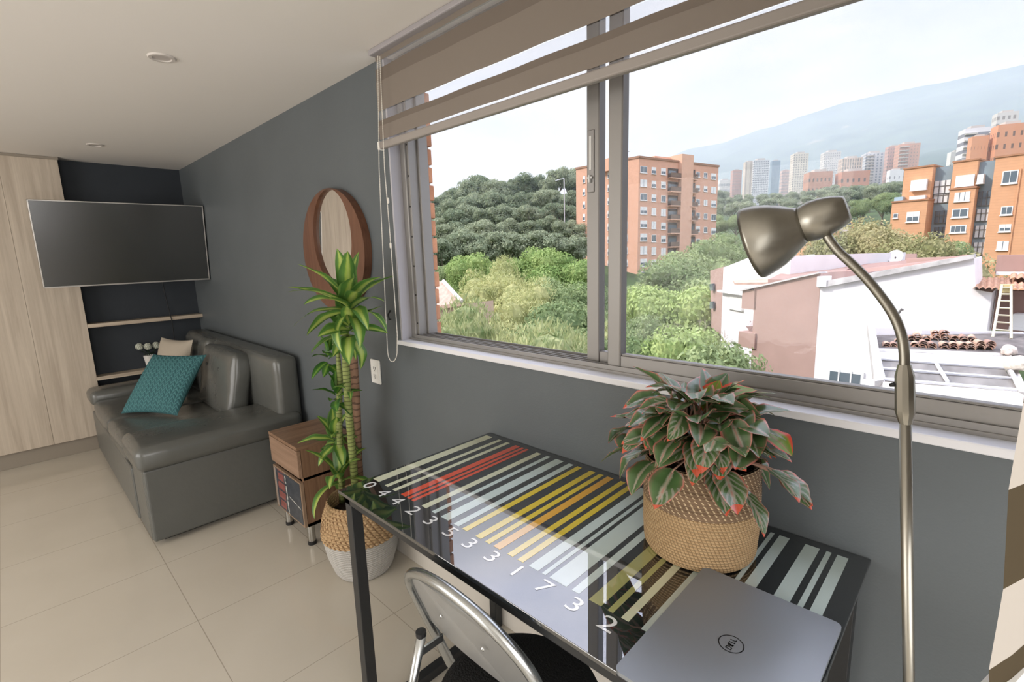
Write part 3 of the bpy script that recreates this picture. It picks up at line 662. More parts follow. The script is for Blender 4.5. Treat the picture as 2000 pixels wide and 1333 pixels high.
def rosette(center, n, L, Wd, el0, el1, seed, m, droop=(1.2, 2.2), a0=0):
    r = random.Random(seed); q = MB()
    for k in range(n):
        t_ = k / max(1, n - 1); a = a0 + k * 2.39996 + r.uniform(-.2, .2); el = math.radians(el0 + (el1 - el0) * t_ + r.uniform(-8, 8))
        a += r.uniform(-.35, .35); el += math.radians(r.uniform(-9, 9)); d = Vector((math.cos(el) * math.cos(a), math.cos(el) * math.sin(a), math.sin(el)))
        if d.y > .2: d.y *= .45
        leaf(q, center - Vector((0, 0, .06 * (1 - t_))) + d * .008, d, (0, 0, 1), L * (1 - .25 * abs(t_ - .5)) * r.uniform(.85, 1.15), Wd * r.uniform(.85, 1.15), r.uniform(*droop) * (1.1 - t_ * .8), fold=r.uniform(.1, .4), n=12, pw=(.55, .9), wav=r.uniform(.03, .14), twist=r.uniform(-.5, .5))
    return setuv(q.build('foliage', m, cp, smooth=True), q)
rosette(ap(682, 590, 1.02), 24, .25, .036, -5, 86, 3, corn_mat, (.9, 1.7))
rosette(ap(682, 635, 1.02), 12, .20, .034, -30, 60, 8, corn_mat, (.8, 1.5), 1.0)
rosette(ap(640, 690, 1.03), 8, .12, .022, -20, 70, 5, corn_dark, (1.0, 1.8))
rosette(ap(657, 765, 1.0), 8, .12, .022, 0, 80, 12, corn_dark, (.8, 1.6), .6)
rosette(ap(654, 850, 1.0), 15, .15, .028, -25, 75, 14, corn_mat, (1.0, 2.0), .3)
rosette(ap(664, 925, .98), 10, .21, .028, 15, 85, 17, corn_mat, (1.2, 2.3), 2.2)
q = MB()
leaf(q, ap(684, 770, 1.03), (.6, -.3, .8), (0, 0, 1), .12, .014, 1.6, pw=(.6, .9)); leaf(q, ap(689, 675, 1.08), (.7, -.3, .5), (0, 0, 1), .13, .018, 1.9, pw=(.6, .9)); leaf(q, ap(676, 760, 1.0), (-.5, -.5, .6), (0, 0, 1), .08, .012, 1.4, pw=(.6, .9))
setuv(q.build('foliage', corn_mat, cp, smooth=True), q)

# ------------------------------------------------------------------ desk
DZ = .817; DX0, DX1, DY0, DY1 = -1.345, -.125, .610, 1.236
dk = thing('desk', ((DX0 + DX1) / 2, .92, 0), 'black steel desk with glass top printed as a coloured barcode', 'desk')
def glassy(name, color, refl=.15):
    m, t, out = newmat(name); b = P(t, out, color, .35, spec=.2)
    gl = N(t, 'ShaderNodeBsdfGlossy'); gl.inputs['Roughness'].default_value = .012
    fr = N(t, 'ShaderNodeFresnel'); fr.inputs['IOR'].default_value = 1.9
    mx = N(t, 'ShaderNodeMixShader'); t.links.new(mth(t, 'ADD', fr.outputs[0], refl), mx.inputs[0])
    t.links.new(b.outputs[0], mx.inputs[1]); t.links.new(gl.outputs[0], mx.inputs[2]); t.links.new(mx.outputs[0], out.inputs[0]); return m
pr = {'k': glassy('print_black', (.008, .011, .013)), 'w': glassy('print_white', (.62, .74, .70)), 'c': glassy('print_cream', (.72, .74, .52)), 'r': glassy('print_red', (.75, .07, .015)), 'y': glassy('print_yellow', (.80, .60, .005)), 'o': glassy('print_orange', (.82, .42, .01)), 'g': glassy('print_olive', (.42, .42, .16)), 'd': glassy('print_digits', (.85, .86, .84))}
MB().box((DX0, DY0, DZ - .010), (DX1, DY1, DZ), .0012).build('glass_top', [pr['k']], dk)
bars = [(-1.332, -1.298, 'c'), (-1.264, -1.248, 'c'), (-1.222, -1.206, 'c'), (-1.177, -1.154, 'r'), (-1.145, -1.133, 'r'), (-1.124, -1.112, 'r'), (-1.075, -1.054, 'c'), (-1.028, -1.013, 'w'), (-.988, -.957, 'w'), (-.934, -.915, 'w'),
        (-.900, -.882, 'y'), (-.850, -.830, 'y'), (-.815, -.799, 'y'), (-.786, -.764, 'o'), (-.739, -.722, 'y'), (-.707, -.690, 'y'),
        (-.672, -.645, 'w'), (-.634, -.624, 'w'), (-.613, -.567, 'w'), (-.553, -.535, 'w'), (-.511, -.482, 'g'), (-.467, -.455, 'g'), (-.437, -.421, 'c'), (-.395, -.372, 'w'),
        (-.321, -.312, 'w'), (-.301, -.279, 'w'), (-.246, -.217, 'w'), (-.204, -.194, 'w'), (-.183, -.162, 'w')]
order = list(pr); q = MB()
for a, c_, k in bars: q.box((a, .721, DZ - .0004), (c_, 1.208, DZ + .0004), mi=order.index(k))
q.build('barcode_print', [pr[k] for k in order], dk)
def text_mesh(txt, size, M_, m, name, parent, ext=.0):
    cu = bpy.data.curves.new(name, 'FONT'); cu.body = txt; cu.size = size; cu.align_x = 'CENTER'; cu.align_y = 'CENTER'; cu.extrude = ext; cu.resolution_u = 6
    o = bpy.data.objects.new(name, cu); COL.objects.link(o); dg_ = bpy.context.evaluated_depsgraph_get(); dg_.update()
    me = bpy.data.meshes.new_from_object(o.evaluated_get(dg_)); bpy.data.objects.remove(o)
    off = Vector(parent['_o']); me.transform(Matrix.Translation(-off) @ M_); me.materials.clear(); me.materials.append(m)
    o = bpy.data.objects.new(name, me); COL.objects.link(o); o.parent = parent; o['_o'] = list(off); return o
for ch, x in zip('044235331732', (-1.300, -1.222, -1.150, -1.070, -.992, -.910, -.836, -.758, -.680, -.602, -.523, -.446)):
    text_mesh(ch, .066, Matrix.Translation((x, .689, DZ + .0005)) @ Matrix.Diagonal((1.12, .86, 1, 1)), pr['d'], 'printed_digit', dk)
q = MB(); B_ = .0175
fr_ = DZ - .010
for y0, y1 in ((DY0 + .012, DY0 + .042), (DY1 - .045, DY1 - .015)): q.box((DX0 + .015, y0, fr_ - .03), (DX1 - .015, y1, fr_), .002)
q.box((DX0 + .015, DY0 + .012, fr_ - .03), (DX0 + .045, DY1 - .015, fr_), .002); q.box((DX1 - .045, DY0 + .012, fr_ - .03), (DX1 - .015, DY1 - .015, fr_), .002)
q.build('top_frame', M['black'], dk)
for x in (DX0 + .015, DX1 - .050):
    for y in (DY0 + .012, DY1 - .050): MB().box((x, y, 0.0), (x + .035, y + .035, fr_ - .03), .002).build('leg', M['black'], dk)
    MB().box((x, DY0 + .04, 0), (x + .035, DY1 - .045, .035), .002).build('floor_bar', M['black'], dk)

# ------------------------------------------------------------------ laptop
lp = thing('laptop', (-.25, .77, DZ), 'closed grey laptop at the right end of the barcode desk', 'laptop')
LZ = DZ + .001
q = soft_box((-.372, .598, LZ), (-.128, .945, LZ + .010), .004, 2, cuts=1); q.build('base', M['laptop_dark'], lp)
def rrect(x0, x1, y0, y1, r, n=8):
    out = []
    for cx_, cy_, a0 in ((x1 - r, y1 - r, 0), (x0 + r, y1 - r, PI / 2), (x0 + r, y0 + r, PI), (x1 - r, y0 + r, 1.5 * PI)):
        out += [(cx_ + r * math.cos(a0 + PI / 2 * k / n), cy_ + r * math.sin(a0 + PI / 2 * k / n)) for k in range(n + 1)]
    return out
q = MB(); q.prism([(x, y, LZ + .011) for x, y in rrect(-.374, -.126, .595, .948, .012)], (0, 0, .007)); q.build('lid', M['laptop'], lp)
LT = LZ + .0182
q = MB(); n = 64
for k in range(n):
    a, a2 = 2 * PI * k / n, 2 * PI * (k + 1) / n
    q.add([(-.254 + r_ * math.cos(t_), .772 + r_ * math.sin(t_), LT + .0002) for t_, r_ in ((a, .0205), (a2, .0205), (a2, .0188), (a, .0188))], [(0, 1, 2, 3)])
lgm = mat('logo_dark', (.02, .022, .026), .3, metal=.5); q.build('logo_ring', lgm, lp)
Mt = Matrix.Translation((-.254, .772, LT + .0003)) @ Matrix.Rotation(PI / 2, 4, 'Z')
def poly_text(strokes, name):
    q = MB()
    for s_ in strokes: q.add([Mt @ Vector((x, y, 0)) for x, y in s_], [tuple(range(len(s_)))])
    q.build(name, lgm, lp)
def bar_(x0, y0, x1, y1, w_=.0018):
    d = Vector((x1 - x0, y1 - y0)).normalized(); p = Vector((-d.y, d.x)) * w_ / 2; return [(x0 - p.x, y0 - p.y), (x1 - p.x, y1 - p.y), (x1 + p.x, y1 + p.y), (x0 + p.x, y0 + p.y)]
st = [bar_(-.0135, -.0048, -.0135, .0048), bar_(-.0135, .0042, -.0098, .0042), bar_(-.0135, -.0042, -.0098, -.0042), bar_(-.0102, .0045, -.0078, .0018), bar_(-.0102, -.0045, -.0078, -.0018), bar_(-.0080, -.0024, -.0080, .0024),
      bar_(-.0040, -.0035, -.0005, .0048, .0019), bar_(-.0042, .0000, -.0010, -.0048, .0019), bar_(-.0058, -.0008, -.0036, .0042), bar_(-.0034, .0042, .0006, .0030, .0016), bar_(-.0050, .0008, -.0010, -.0006, .0016), bar_(-.0050, -.0030, -.0012, -.0044, .0016),
      bar_(.0035, -.0048, .0035, .0048), bar_(.0030, -.0042, .0068, -.0042), bar_(.0098, -.0048, .0098, .0048), bar_(.0093, -.0042, .0132, -.0042)]
poly_text(st, 'logo_letters')

# ------------------------------------------------------------------ basket with red-edged aglaonema on the desk
AC = Vector((-.432, 1.050, DZ + .0005))
ab = thing('plant_basket', AC, 'two-tone jute basket on the desk, brown speckled top and tan bottom', 'basket')
b1 = coil_basket([(AC.z, .114), (AC.z + .012, .121), (AC.z + .06, .124), (AC.z + .122, .1245)], AC, .0068, 180); b1.lathe([(.0005, .003), (.115, .003)], AC, 40)
b1.build('tan_body', weave_mat('tan_jute', (.40, .26, .13), (.60, .43, .24), (.27, .17, .08), 95, 147, sz=.6), ab, smooth=True)
b2_ = coil_basket([(AC.z + .122, .1247), (AC.z + .16, .124), (AC.z + .222, .1205)], AC, .0068, 180); b2_.lathe([(.115, .05), (.115, .22), (.120, .224)], AC, 50)
b2_.build('brown_band', weave_mat('brown_jute', (.15, .095, .055), (.24, .155, .09), (.58, .45, .28), 60, 120, sz=.6), ab, smooth=True)
ag = thing('aglaonema', AC + Vector((0, 0, .16)), 'bushy plant with pink-red edged green leaves in the desk basket', 'plant')
MB().lathe([(.0005, .196), (.06, .198), (.115, .190)], AC, 40).build('soil', M['soil'], ab)
MB().box(AC + Vector((-.125, .05, .195)), AC + Vector((-.095, .053, .235))).build('plant_tag', mat('pale_blue_tag', (.45, .62, .70), .5), ag)
def agl(t, e, v, n, n2):
    ee = mth(t, 'ADD', e, mth(t, 'MULTIPLY', mth(t, 'SUBTRACT', n, .5), .35))
    vein = mth(t, 'ABSOLUTE', mth(t, 'SUBTRACT', mth(t, 'FRACT', mth(t, 'ADD', mth(t, 'MULTIPLY', v, 6), mth(t, 'MULTIPLY', e, -2.2))), .5))
    g = rampf(t, ee, [(0, (.42, .24, .19)), (.06, (.34, .34, .25)), (.20, (.06, .12, .04)), (.62, (.09, .17, .06)), (.86, (.17, .17, .09)), (.93, (.50, .24, .18)), (1, (.62, .20, .15))])
    pale = mth(t, 'MULTIPLY', mth(t, 'GREATER_THAN', n2, .56), mth(t, 'GREATER_THAN', vein, .30)); g = mix(t, mth(t, 'MULTIPLY', pale, .6), g, (.36, .36, .30))
    tip = mth(t, 'MULTIPLY', mth(t, 'GREATER_THAN', mth(t, 'ADD', v, mth(t, 'MULTIPLY', mth(t, 'SUBTRACT', n2, .5), .9)), .97), .9)
    return mix(t, tip, g, (.66, .10, .05))
ag_mat = uvleaf_mat('aglaonema_leaf', agl, .20, .15, 1.0)
ag_bright = uvleaf_mat('aglaonema_young_leaf', lambda t, e, v, n, n2: rampf(t, mth(t, 'ADD', e, mth(t, 'MULTIPLY', mth(t, 'SUBTRACT', n, .5), .3)), [(0, (.55, .20, .10)), (.10, (.25, .33, .04)), (.6, (.20, .34, .03)), (.72, (.45, .30, .05)), (.82, (.75, .10, .04)), (1, (.8, .08, .04))]), .3, .35)
r = random.Random(41); q = MB(); qb = MB(); qs = MB()
n_l = 104
for k in range(n_l):
    t_ = (k + .5) / n_l; a = k * 2.39996 + r.uniform(-.25, .25)
    rad = .192 * t_ ** .5 * r.uniform(.72, 1.08); hz = .400 - .165 * t_ ** 1.8 + r.uniform(-.035, .02)
    if math.sin(a) > .2: rad *= .70
    out_ = Vector((math.cos(a), math.sin(a), 0)); el = math.radians(52 - 68 * t_ + r.uniform(-22, 18)); d = out_ * math.cos(el) + Vector((0, 0, math.sin(el)))
    d = (Matrix.Rotation(r.uniform(-.7, .7), 3, 'Z') @ d)
    base = AC + Vector((rad * math.cos(a), rad * math.sin(a) * .95, hz - .03)) - d * .035; L = r.uniform(.085, .118)
    if base.y + d.y * L > 1.22: d.y = -abs(d.y) * .3
    tgt = qb if k in (3, 9, 16, 27, 40, 55) else q
    leaf(tgt, base, d, (r.uniform(-.3, .3), r.uniform(-.3, .3), 1), L, r.uniform(.024, .033), r.uniform(.3, 1.1), fold=.22, n=9, pw=(.72, 1.05), twist=r.uniform(-.4, .4), wav=.10)
    root = AC + Vector((.045 * math.cos(a), .045 * math.sin(a), .19)); mid = root.lerp(base, .5) + Vector((0, 0, .025))
    qs.tube([root, mid, base, base + d * .01], [.0030, .0026, .002, .0015], 6)
for k in range(26):
    a = math.radians(-160 + 140 * (k + .5) / 26 + r.uniform(-4, 4)); rad = r.uniform(.085, .15); out_ = Vector((math.cos(a), math.sin(a), 0)); el = math.radians(r.uniform(-28, 22))
    d = Matrix.Rotation(r.uniform(-.6, .6), 3, 'Z') @ (out_ * math.cos(el) + Vector((0, 0, math.sin(el)))); base = AC + out_ * (rad - .04) + Vector((0, 0, r.uniform(.27, .345)))
    leaf(q, base, d, (r.uniform(-.3, .3), r.uniform(-.3, .3), 1), r.uniform(.08, .11), r.uniform(.022, .031), r.uniform(.3, 1.1), fold=.22, n=9, pw=(.72, 1.05), twist=r.uniform(-.4, .4), wav=.10)
    qs.tube([AC + Vector((.05 * math.cos(a), .05 * math.sin(a), .19)), base, base + d * .01], [.003, .002, .0015], 6)
setuv(q.build('foliage', ag_mat, ag, smooth=True), q); setuv(qb.build('young_foliage', ag_bright, ag, smooth=True), qb)
qs.build('stems', mat('pinkish_stem', (.50, .30, .22), .5), ag, smooth=True)

# ------------------------------------------------------------------ folding chair
ch = thing('folding_chair', (-.69, .66, 0), 'silver folding chair with black round seat pushed under the desk', 'chair')
tilt = Vector((0, -.36, 1)).normalized()      # backrest leans away from the desk going up
def bp3(x, s, off=0): return Vector((x, .682, .458)) + Vector((0, tilt.y, tilt.z)) * s + Vector((0, -tilt.z, tilt.y)) * -off
XC, HWd = -.752, .206; pts = []
foot = [(XC - HWd + .0, 1.02, .012)]
for t_ in np.linspace(0, 1, 9): pts.append(bp3(XC - HWd, -.06 + .30 * t_))
for a in np.linspace(0, PI, 26)[1:-1]: pts.append(bp3(XC - HWd * math.cos(a), .24 + .135 * math.sin(a)))
for t_ in np.linspace(1, 0, 9): pts.append(bp3(XC + HWd, -.06 + .30 * t_))
full = [(XC - HWd, .925, .012)] + pts + [(XC + HWd, .925, .012)]
MB().tube(full, .0125, 14).build('back_frame', M['silver'], ch, smooth=True)
q = MB(); rim = []
for a in np.linspace(0, PI, 30): rim.append((-math.cos(a) * (HWd - .004), .235 + .13 * math.sin(a)))
low_ = [((HWd - .006) * (1 - k / 15 * 2), .118 + .03 * math.sin(PI * k / 15)) for k in range(16)]
outl = rim + low_
front_ = [bp3(XC + x, s_, .004 - .018 * (1 - (x / HWd) ** 2)) for x, s_ in outl]
q.prism(front_, Vector((0, .004, .0015))); q.build('back_panel', M['silver_panel'], ch)
for sx in (-1, 1): MB().lathe([(.0005, .003), (.004, .0015), (.0052, 0)], bp3(XC + sx * .07, .25, -.004) + Vector((0, -.010, 0)), 12, M=Matrix.Rotation(PI / 2, 4, 'X')).build('rivet', M['silver'], ch, smooth=True)
seat = MB().lathe([(.0005, .452), (.17, .452), (.190, .458), (.197, .470), (.192, .482), (.17, .488), (.0005, .490)], (-.695, .70, 0), 64).build('seat', M['seat_black'], ch, smooth=True)
for sx in (-1, 1):
    x = XC + sx * (HWd - .060)
    lg = MB().tube([(x - sx * .0, .580, .608), (x, .540, .48), (x, .43, .15), (x, .385, .012)], .0115, 12).build('leg', M['silver'], ch, smooth=True)
    MB().lathe([(.0125, 0), (.013, .012), (.0005, .013)], (x, .577, .602), 12).build('cap', M['black_plastic'], lg)
    MB().lathe([(.014, 0), (.014, .025)], (x, .383, 0), 12, closed=True).build('rubber_foot', M['black_plastic'], lg)
    MB().box((x - .003, .560, .548), (x + .003 , .640, .568), .001).build('hinge_bracket', M['silver'], ch)
MB().tube([(XC - HWd + .060, .40, .06), (XC + HWd - .060, .40, .06)], .009, 10).build('stretcher', M['silver'], ch, smooth=True)
MB().tube([(XC - HWd, .905, .06), (XC + HWd, .905, .06)], .009, 10).build('stretcher', M['silver'], ch, smooth=True)

# ------------------------------------------------------------------ floor lamp
fl = thing('floor_lamp', (.068, .806, 0), 'brushed nickel gooseneck reading lamp standing at the right of the desk', 'lamp')
n0 = Vector((-.1, 1, 0)); PL = Vector((-.06, .8, 1.3))
def lpn(px, py):
    d = ray(px, py); t_ = ((PL - EYE).dot(n0)) / d.dot(n0); return EYE + d * t_
MB().lathe([(.0005, 0), (.11, 0), (.112, .008), (.105, .018), (.02, .024), (.012, .05)], (.068, .806, 0), 48).build('base', M['nickel'], fl, smooth=True, angle=35)
b0, b1_ = lpn(1775, 1333), lpn(1768, 815)
MB().tube([(.068, .806, .03), b0, b1_], .0068, 20).build('pole', M['nickel'], fl, smooth=True)
MB().tube([lpn(1768.5, 828), lpn(1768, 806), lpn(1767.7, 800), lpn(1767, 735), lpn(1766.5, 712)], [.0070, .0108, .0108, .0106, .0070], 10).build('coupling', M['nickel'], fl, smooth=True, angle=25)
gs = [lpn(*p) for p in ((1766.5, 715), (1766, 690), (1762, 660), (1752, 630), (1738, 604), (1715, 572), (1690, 542), (1662, 514), (1640, 494), (1622, 472), (1612, 455))]
def smooth_pts(ps, k=6):
    out = []
    for i in range(len(ps) - 1):
        p0, p1, p2, p3 = ps[max(i - 1, 0)], ps[i], ps[i + 1], ps[min(i + 2, len(ps) - 1)]
        for j in range(k):
            t_ = j / k; out.append(.5 * ((2 * p1) + (p2 - p0) * t_ + (2 * p0 - 5 * p1 + 4 * p2 - p3) * t_ ** 2 + (-p0 + 3 * p1 - 3 * p2 + p3) * t_ ** 3))
    out.append(ps[-1]); return out
MB().tube(smooth_pts(gs), .0060, 16).build('gooseneck', M['nickel'], fl, smooth=True)
rc = (lpn(1442, 412) + lpn(1495, 541)) / 2; cap = lpn(1652, 408); ax = (cap - rc).normalized(); LA = (cap - rc).length
rr = (lpn(1442, 412) - lpn(1495, 541)).length / 2
QM = ax.to_track_quat('Z', 'Y').to_matrix().to_4x4()
hd = MB().lathe([(rr * .97, .002), (rr, 0), (rr * 1.0, LA * .05), (rr * .95, LA * .15), (rr * .86, LA * .27), (rr * .73, LA * .38), (rr * .60, LA * .47), (rr * .50, LA * .54), (rr * .46, LA * .575), (rr * .45, LA * .57), (rr * .43, LA * .55)], rc, 56, M=QM).build('shade', M['nickel'], fl, smooth=True)
mod = hd.modifiers.new('Solidify', 'SOLIDIFY'); mod.thickness = .0012
MB().lathe([(rr * .42, LA * .555), (rr * .475, LA * .58), (rr * .515, LA * .68), (rr * .50, LA * .79), (rr * .43, LA * .91), (rr * .335, LA * 1.005), (rr * .30, LA * 1.02), (.0005, LA * 1.025)], rc, 48, M=QM).build('socket_cover', M['nickel'], fl, smooth=True, angle=50)
q = MB()
sdir = (lpn(1640, 452) - lpn(1660, 432)).normalized()
q.tube([lpn(1622, 441), lpn(1644, 424)], .0012, 6); q.build('vent_slot', M['black_plastic'], fl)
q = MB(); q.tube([lpn(1598, 462), lpn(1612, 456), lpn(1630, 444)], [.004, .006, .004], 10); q.build('swivel_joint', M['nickel'], fl, smooth=True)
MB().lathe([(.0005, -.016), (.014, -.013), (.024, -.004), (.029, .010), (.028, .022), (.020, .045), (.012, .06)], rc + ax * .004, 32, M=QM).build('bulb', M['lampbulb'], fl, smooth=True)
q = MB(); q.tube([lpn(1757, 752), lpn(1750, 751), lpn(1737, 753)], [.003, .0035, .0022], 8); q.lathe([(.0005, -.003), (.005, 0), (.0005, .003)], lpn(1746, 751), 10); q.build('switch', M['black_plastic'], fl, smooth=True)

# ================================================================== OUTSIDE
def azel(px, py):
    d = ray(px, py); return math.degrees(math.atan2(d.x, d.y)), math.atan2(d.z, math.hypot(d.x, d.y))
ridge = [azel(*p) for p in ((1250, 335), (1340, 295), (1420, 280), (1500, 255), (1560, 235), (1640, 205), (1720, 185), (1800, 165), (1880, 150), (1950, 135), (2000, 128))]
RA = [-80, -58, -45, -38] + [a for a, e in ridge] + [12, 25]; RE = [.07, .08, .09, .10] + [e for a, e in ridge] + [.26, .28]
TA = [-80, -55, -38, -30, -22, -12, -5, 5, 20]
TD = [4, 35, 60, 90, 130, 180, 300, 600, 1000, 2000]
TZ = [[-14] * 9, [-14] * 9, [-12] * 9, [-8, -7, -6, -7, -7, -6, -5, -5, -5], [0, 1, 5, 2, 0, 1, 3, 3, 3], [8, 9, 17, 8, 7, 8, 11, 11, 11],
      [22, 24, 36, 22, 22, 22, 22, 22, 22], [13, 13, 26, 40, 42, 44, 50, 52, 52], [15, 15, 40, 62, 68, 74, 84, 90, 90], [20, 30, 90, 150, 170, 200, 260, 300, 300]]
def terr(D, a):
    col = [np.interp(a, TA, row) for row in TZ]
    if D <= 2000: return float(np.interp(D, TD, col))
    zr_ = 1.5 + 3600 * math.tan(np.interp(a, RA, RE)); 
    if D <= 3600: return float(col[-1] + (zr_ - col[-1]) * ((D - 2000) / 1600) ** 1.15)
    return float(zr_ * max(0, 1 - (D - 3600) / 1500))
def pos(D, a): a = math.radians(a); return D * math.sin(a), D * math.cos(a)
from mathutils import noise as mn
def ground_mesh(name, Ds, As, m, lab):
    q = MB(); vs = []
    for D in Ds:
        for a in As:
            x, y = pos(D, a); z = terr(D, a)
            if D > 1000:
                z += mn.fractal(Vector((x * .0016, y * .0016, 3)), 1.0, 2.0, 5) * min(60, (D - 1000) * .05) * (1 if D < 3550 or D > 3700 else .35)
            vs.append((x, y, z))
    nA = len(As); q.add(vs, [(i * nA + j, i * nA + j + 1, (i + 1) * nA + j + 1, (i + 1) * nA + j) for i in range(len(Ds) - 1) for j in range(nA - 1)])
    o = q.build(name, m, smooth=True); return struct(o, lab)
grass = mat('wooded_ground', (.045, .075, .022), .95, var=.5, vscale=.15)
As = [(-80 + i * 1.25) for i in range(81)]
ground_mesh('ground', [5, 12, 20, 35, 48, 60, 75, 90, 110, 130, 155, 180, 230, 300, 400, 600, 800, 1000], As, grass, 'wooded ground between the buildings')
def mount_mat():
    m, t, out = newmat('mountain_forest'); b = P(t, out, (.04, .07, .03), 1, spec=0)
    g = N(t, 'ShaderNodeNewGeometry'); n = N(t, 'ShaderNodeTexNoise'); n.inputs['Scale'].default_value = .008; n.inputs['Detail'].default_value = 8; t.links.new(g.outputs['Position'], n.inputs[0])
    n2 = N(t, 'ShaderNodeTexNoise'); n2.inputs['Scale'].default_value = .0022; n2.inputs['Detail'].default_value = 7; n2.inputs['Roughness'].default_value = .65; t.links.new(g.outputs['Position'], n2.inputs[0])
    c = rampf(t, n.outputs[0], [(.35, (.018, .042, .034)), (.65, (.07, .11, .075))])
    t.links.new(mix(t, mth(t, 'MULTIPLY', mth(t, 'GREATER_THAN', n2.outputs[0], .63), .5), c, (.30, .24, .16)), b.inputs['Base Color']); return m
As2 = [(-80 + i * .6) for i in range(168)]
ground_mesh('mountain', [990, 1150, 1350, 1550, 1750, 2000, 2200, 2400, 2600, 2800, 3000, 3200, 3400, 3520, 3600, 3700, 4000, 4500], As2, mount_mat(), 'hazy blue wooded mountain on the horizon')

# haze: thin moist air between the valley and the mountain
q = MB().box((-5200, 70, -60), (3200, 5200, 700))
hz_m, t, out = newmat('valley_haze'); vsn = N(t, 'ShaderNodeVolumeScatter'); vsn.inputs['Color'].default_value = (.78, .90, 1, 1); vsn.inputs['Density'].default_value = 1 / 2400; vsn.inputs['Anisotropy'].default_value = .0
t.links.new(vsn.outputs[0], out.inputs['Volume'])
tag(q.build('valley_haze', hz_m), 'pale haze hanging over the valley and mountain', 'haze', kind='stuff')

# ------------------------------------------------------------------ trees
def crown_arrays(seed, R, Hc, n, leaf_, blobs=9, flat=.75, droop=0, core=True):
    rg = np.random.default_rng(seed); V = []; F = []
    cs = []; 
    for k in range(blobs):
        a = rg.uniform(0, 2 * PI); rr = R * .62 * math.sqrt(rg.uniform(0, 1)); z = Hc * rg.uniform(.32, .95); shrink = 1 - .55 * max(0, z / Hc - .5)
        cs.append((rr * math.cos(a) * shrink, rr * math.sin(a) * shrink, z * .92, R * rg.uniform(.30, .50)))
    cs.append((0, 0, Hc * .55, R * .6)); cs = np.array(cs); w_ = cs[:, 3] ** 2; w_ /= w_.sum()
    ids = rg.choice(len(cs), n, p=w_); d = rg.normal(size=(n, 3)); d[:, 2] += .35; d /= np.linalg.norm(d, axis=1)[:, None]
    rad = cs[ids, 3] * rg.uniform(.80, 1.08, n); c = cs[ids, :3] + d * rad[:, None] * np.array([1, 1, flat])
    nrm = d + rg.normal(size=(n, 3)) * .45; nrm /= np.linalg.norm(nrm, axis=1)[:, None]
    t1 = np.cross(nrm, rg.normal(size=(n, 3))); t1 /= np.linalg.norm(t1, axis=1)[:, None]
    if droop: t1 = t1 * (1 - droop) + np.array([0, 0, -1]) * droop; t1 /= np.linalg.norm(t1, axis=1)[:, None]
    t2 = np.cross(nrm, t1); t2 /= np.linalg.norm(t2, axis=1)[:, None] + 1e-9
    s = leaf_ * rg.uniform(.6, 1.3, n)[:, None]; asp = .22 if droop else .6
    q_ = np.stack([c - t1 * s, c - t2 * s * asp, c + t1 * s, c + t2 * s * asp], 1).reshape(-1, 3)
    faces = [(4 * i, 4 * i + 1, 4 * i + 2, 4 * i + 3) for i in range(n)]
    V = [tuple(p) for p in q_]
    if core:
        for (x, y, z, r_) in cs:
            b = len(V); nn_, mm = 8, 5
            for j in range(mm + 1):
                for i in range(nn_):
                    th_ = PI * j / mm; ph = 2 * PI * i / nn_; k_ = r_ * .70 * rg.uniform(.92, 1.05)
                    V.append((x + k_ * math.sin(th_) * math.cos(ph), y + k_ * math.sin(th_) * math.sin(ph), z + k_ * flat * math.cos(th_)))
            faces += [(b + j * nn_ + i, b + j * nn_ + (i + 1) % nn_, b + (j + 1) * nn_ + (i + 1) % nn_, b + (j + 1) * nn_ + i) for j in range(mm) for i in range(nn_)]
    return V, faces
def mesh_of(name, V, F_, m):
    me = bpy.data.meshes.new(name); me.from_pydata(V, [], F_); me.materials.append(m); me.update(); return me
bark = mat('tree_bark', (.20, .16, .12), .9)
def proto_tree(seed, R, Hc, Ht, n, leaf_, m, **kw):
    """crown of radius R and height Hc on a trunk Ht high"""
    V, F_ = crown_arrays(seed, R, Hc, n, leaf_, **kw); V = [(x, y, z + Ht) for x, y, z in V]
    rg = random.Random(seed); q = MB(); q.tube([(0, 0, 0), (.1, 0, Ht * .5), (0, .1, Ht + Hc * .5)], [R * .07, R * .055, R * .02], 7)
    for k in range(5):
        a = rg.uniform(0, 6.28); q.tube([(0, 0, Ht * rg.uniform(.7, 1)), (R * .35 * math.cos(a), R * .35 * math.sin(a), Ht + Hc * .3), (R * .6 * math.cos(a), R * .6 * math.sin(a), Ht + Hc * .6)], [R * .035, R * .022, R * .01], 5)
    tm = bpy.data.meshes.new('trunk'); tm.from_pydata(q.v, [], q.f); tm.materials.append(bark)
    return mesh_of('crown', V, F_, m), tm
GM = {'euc': leafmat('eucalyptus_leaves', (.20, .25, .155), (.42, .45, .30), var_scale=.9), 'bam': leafmat('bamboo_leaves', (.34, .38, .16), (.62, .60, .30), var_scale=1.2), 'lime': leafmat('lime_leaves', (.22, .33, .11), (.46, .54, .22), var_scale=1.2),
      'mid': leafmat('mid_green_leaves', (.17, .24, .11), (.40, .46, .23), var_scale=1.2), 'long': leafmat('long_leaves', (.20, .27, .11), (.62, .60, .32), var_scale=3.5, objvar=.15), 'dry': leafmat('dry_shrub_leaves', (.26, .27, .12), (.50, .44, .25), var_scale=1.5)}
PT = {}
for i in range(5): PT['euc', i] = proto_tree(10 + i, 5.2, 8.0, 4.5, 4200, .27, GM['euc'], blobs=12, flat=.75)
for i in range(3): PT['bam', i] = proto_tree(30 + i, 4.0, 7.0, 2.5, 8000, .19, GM['bam'], blobs=13, flat=1.1, droop=.35)
for i in range(3): PT['lime', i] = proto_tree(50 + i, 4.0, 6.0, 3.0, 9000, .125, GM['lime'], blobs=10, flat=.75)
for i in range(3): PT['mid', i] = proto_tree(70 + i, 4.5, 6.5, 3.5, 11000, .125, GM['mid'], blobs=12, flat=.75)
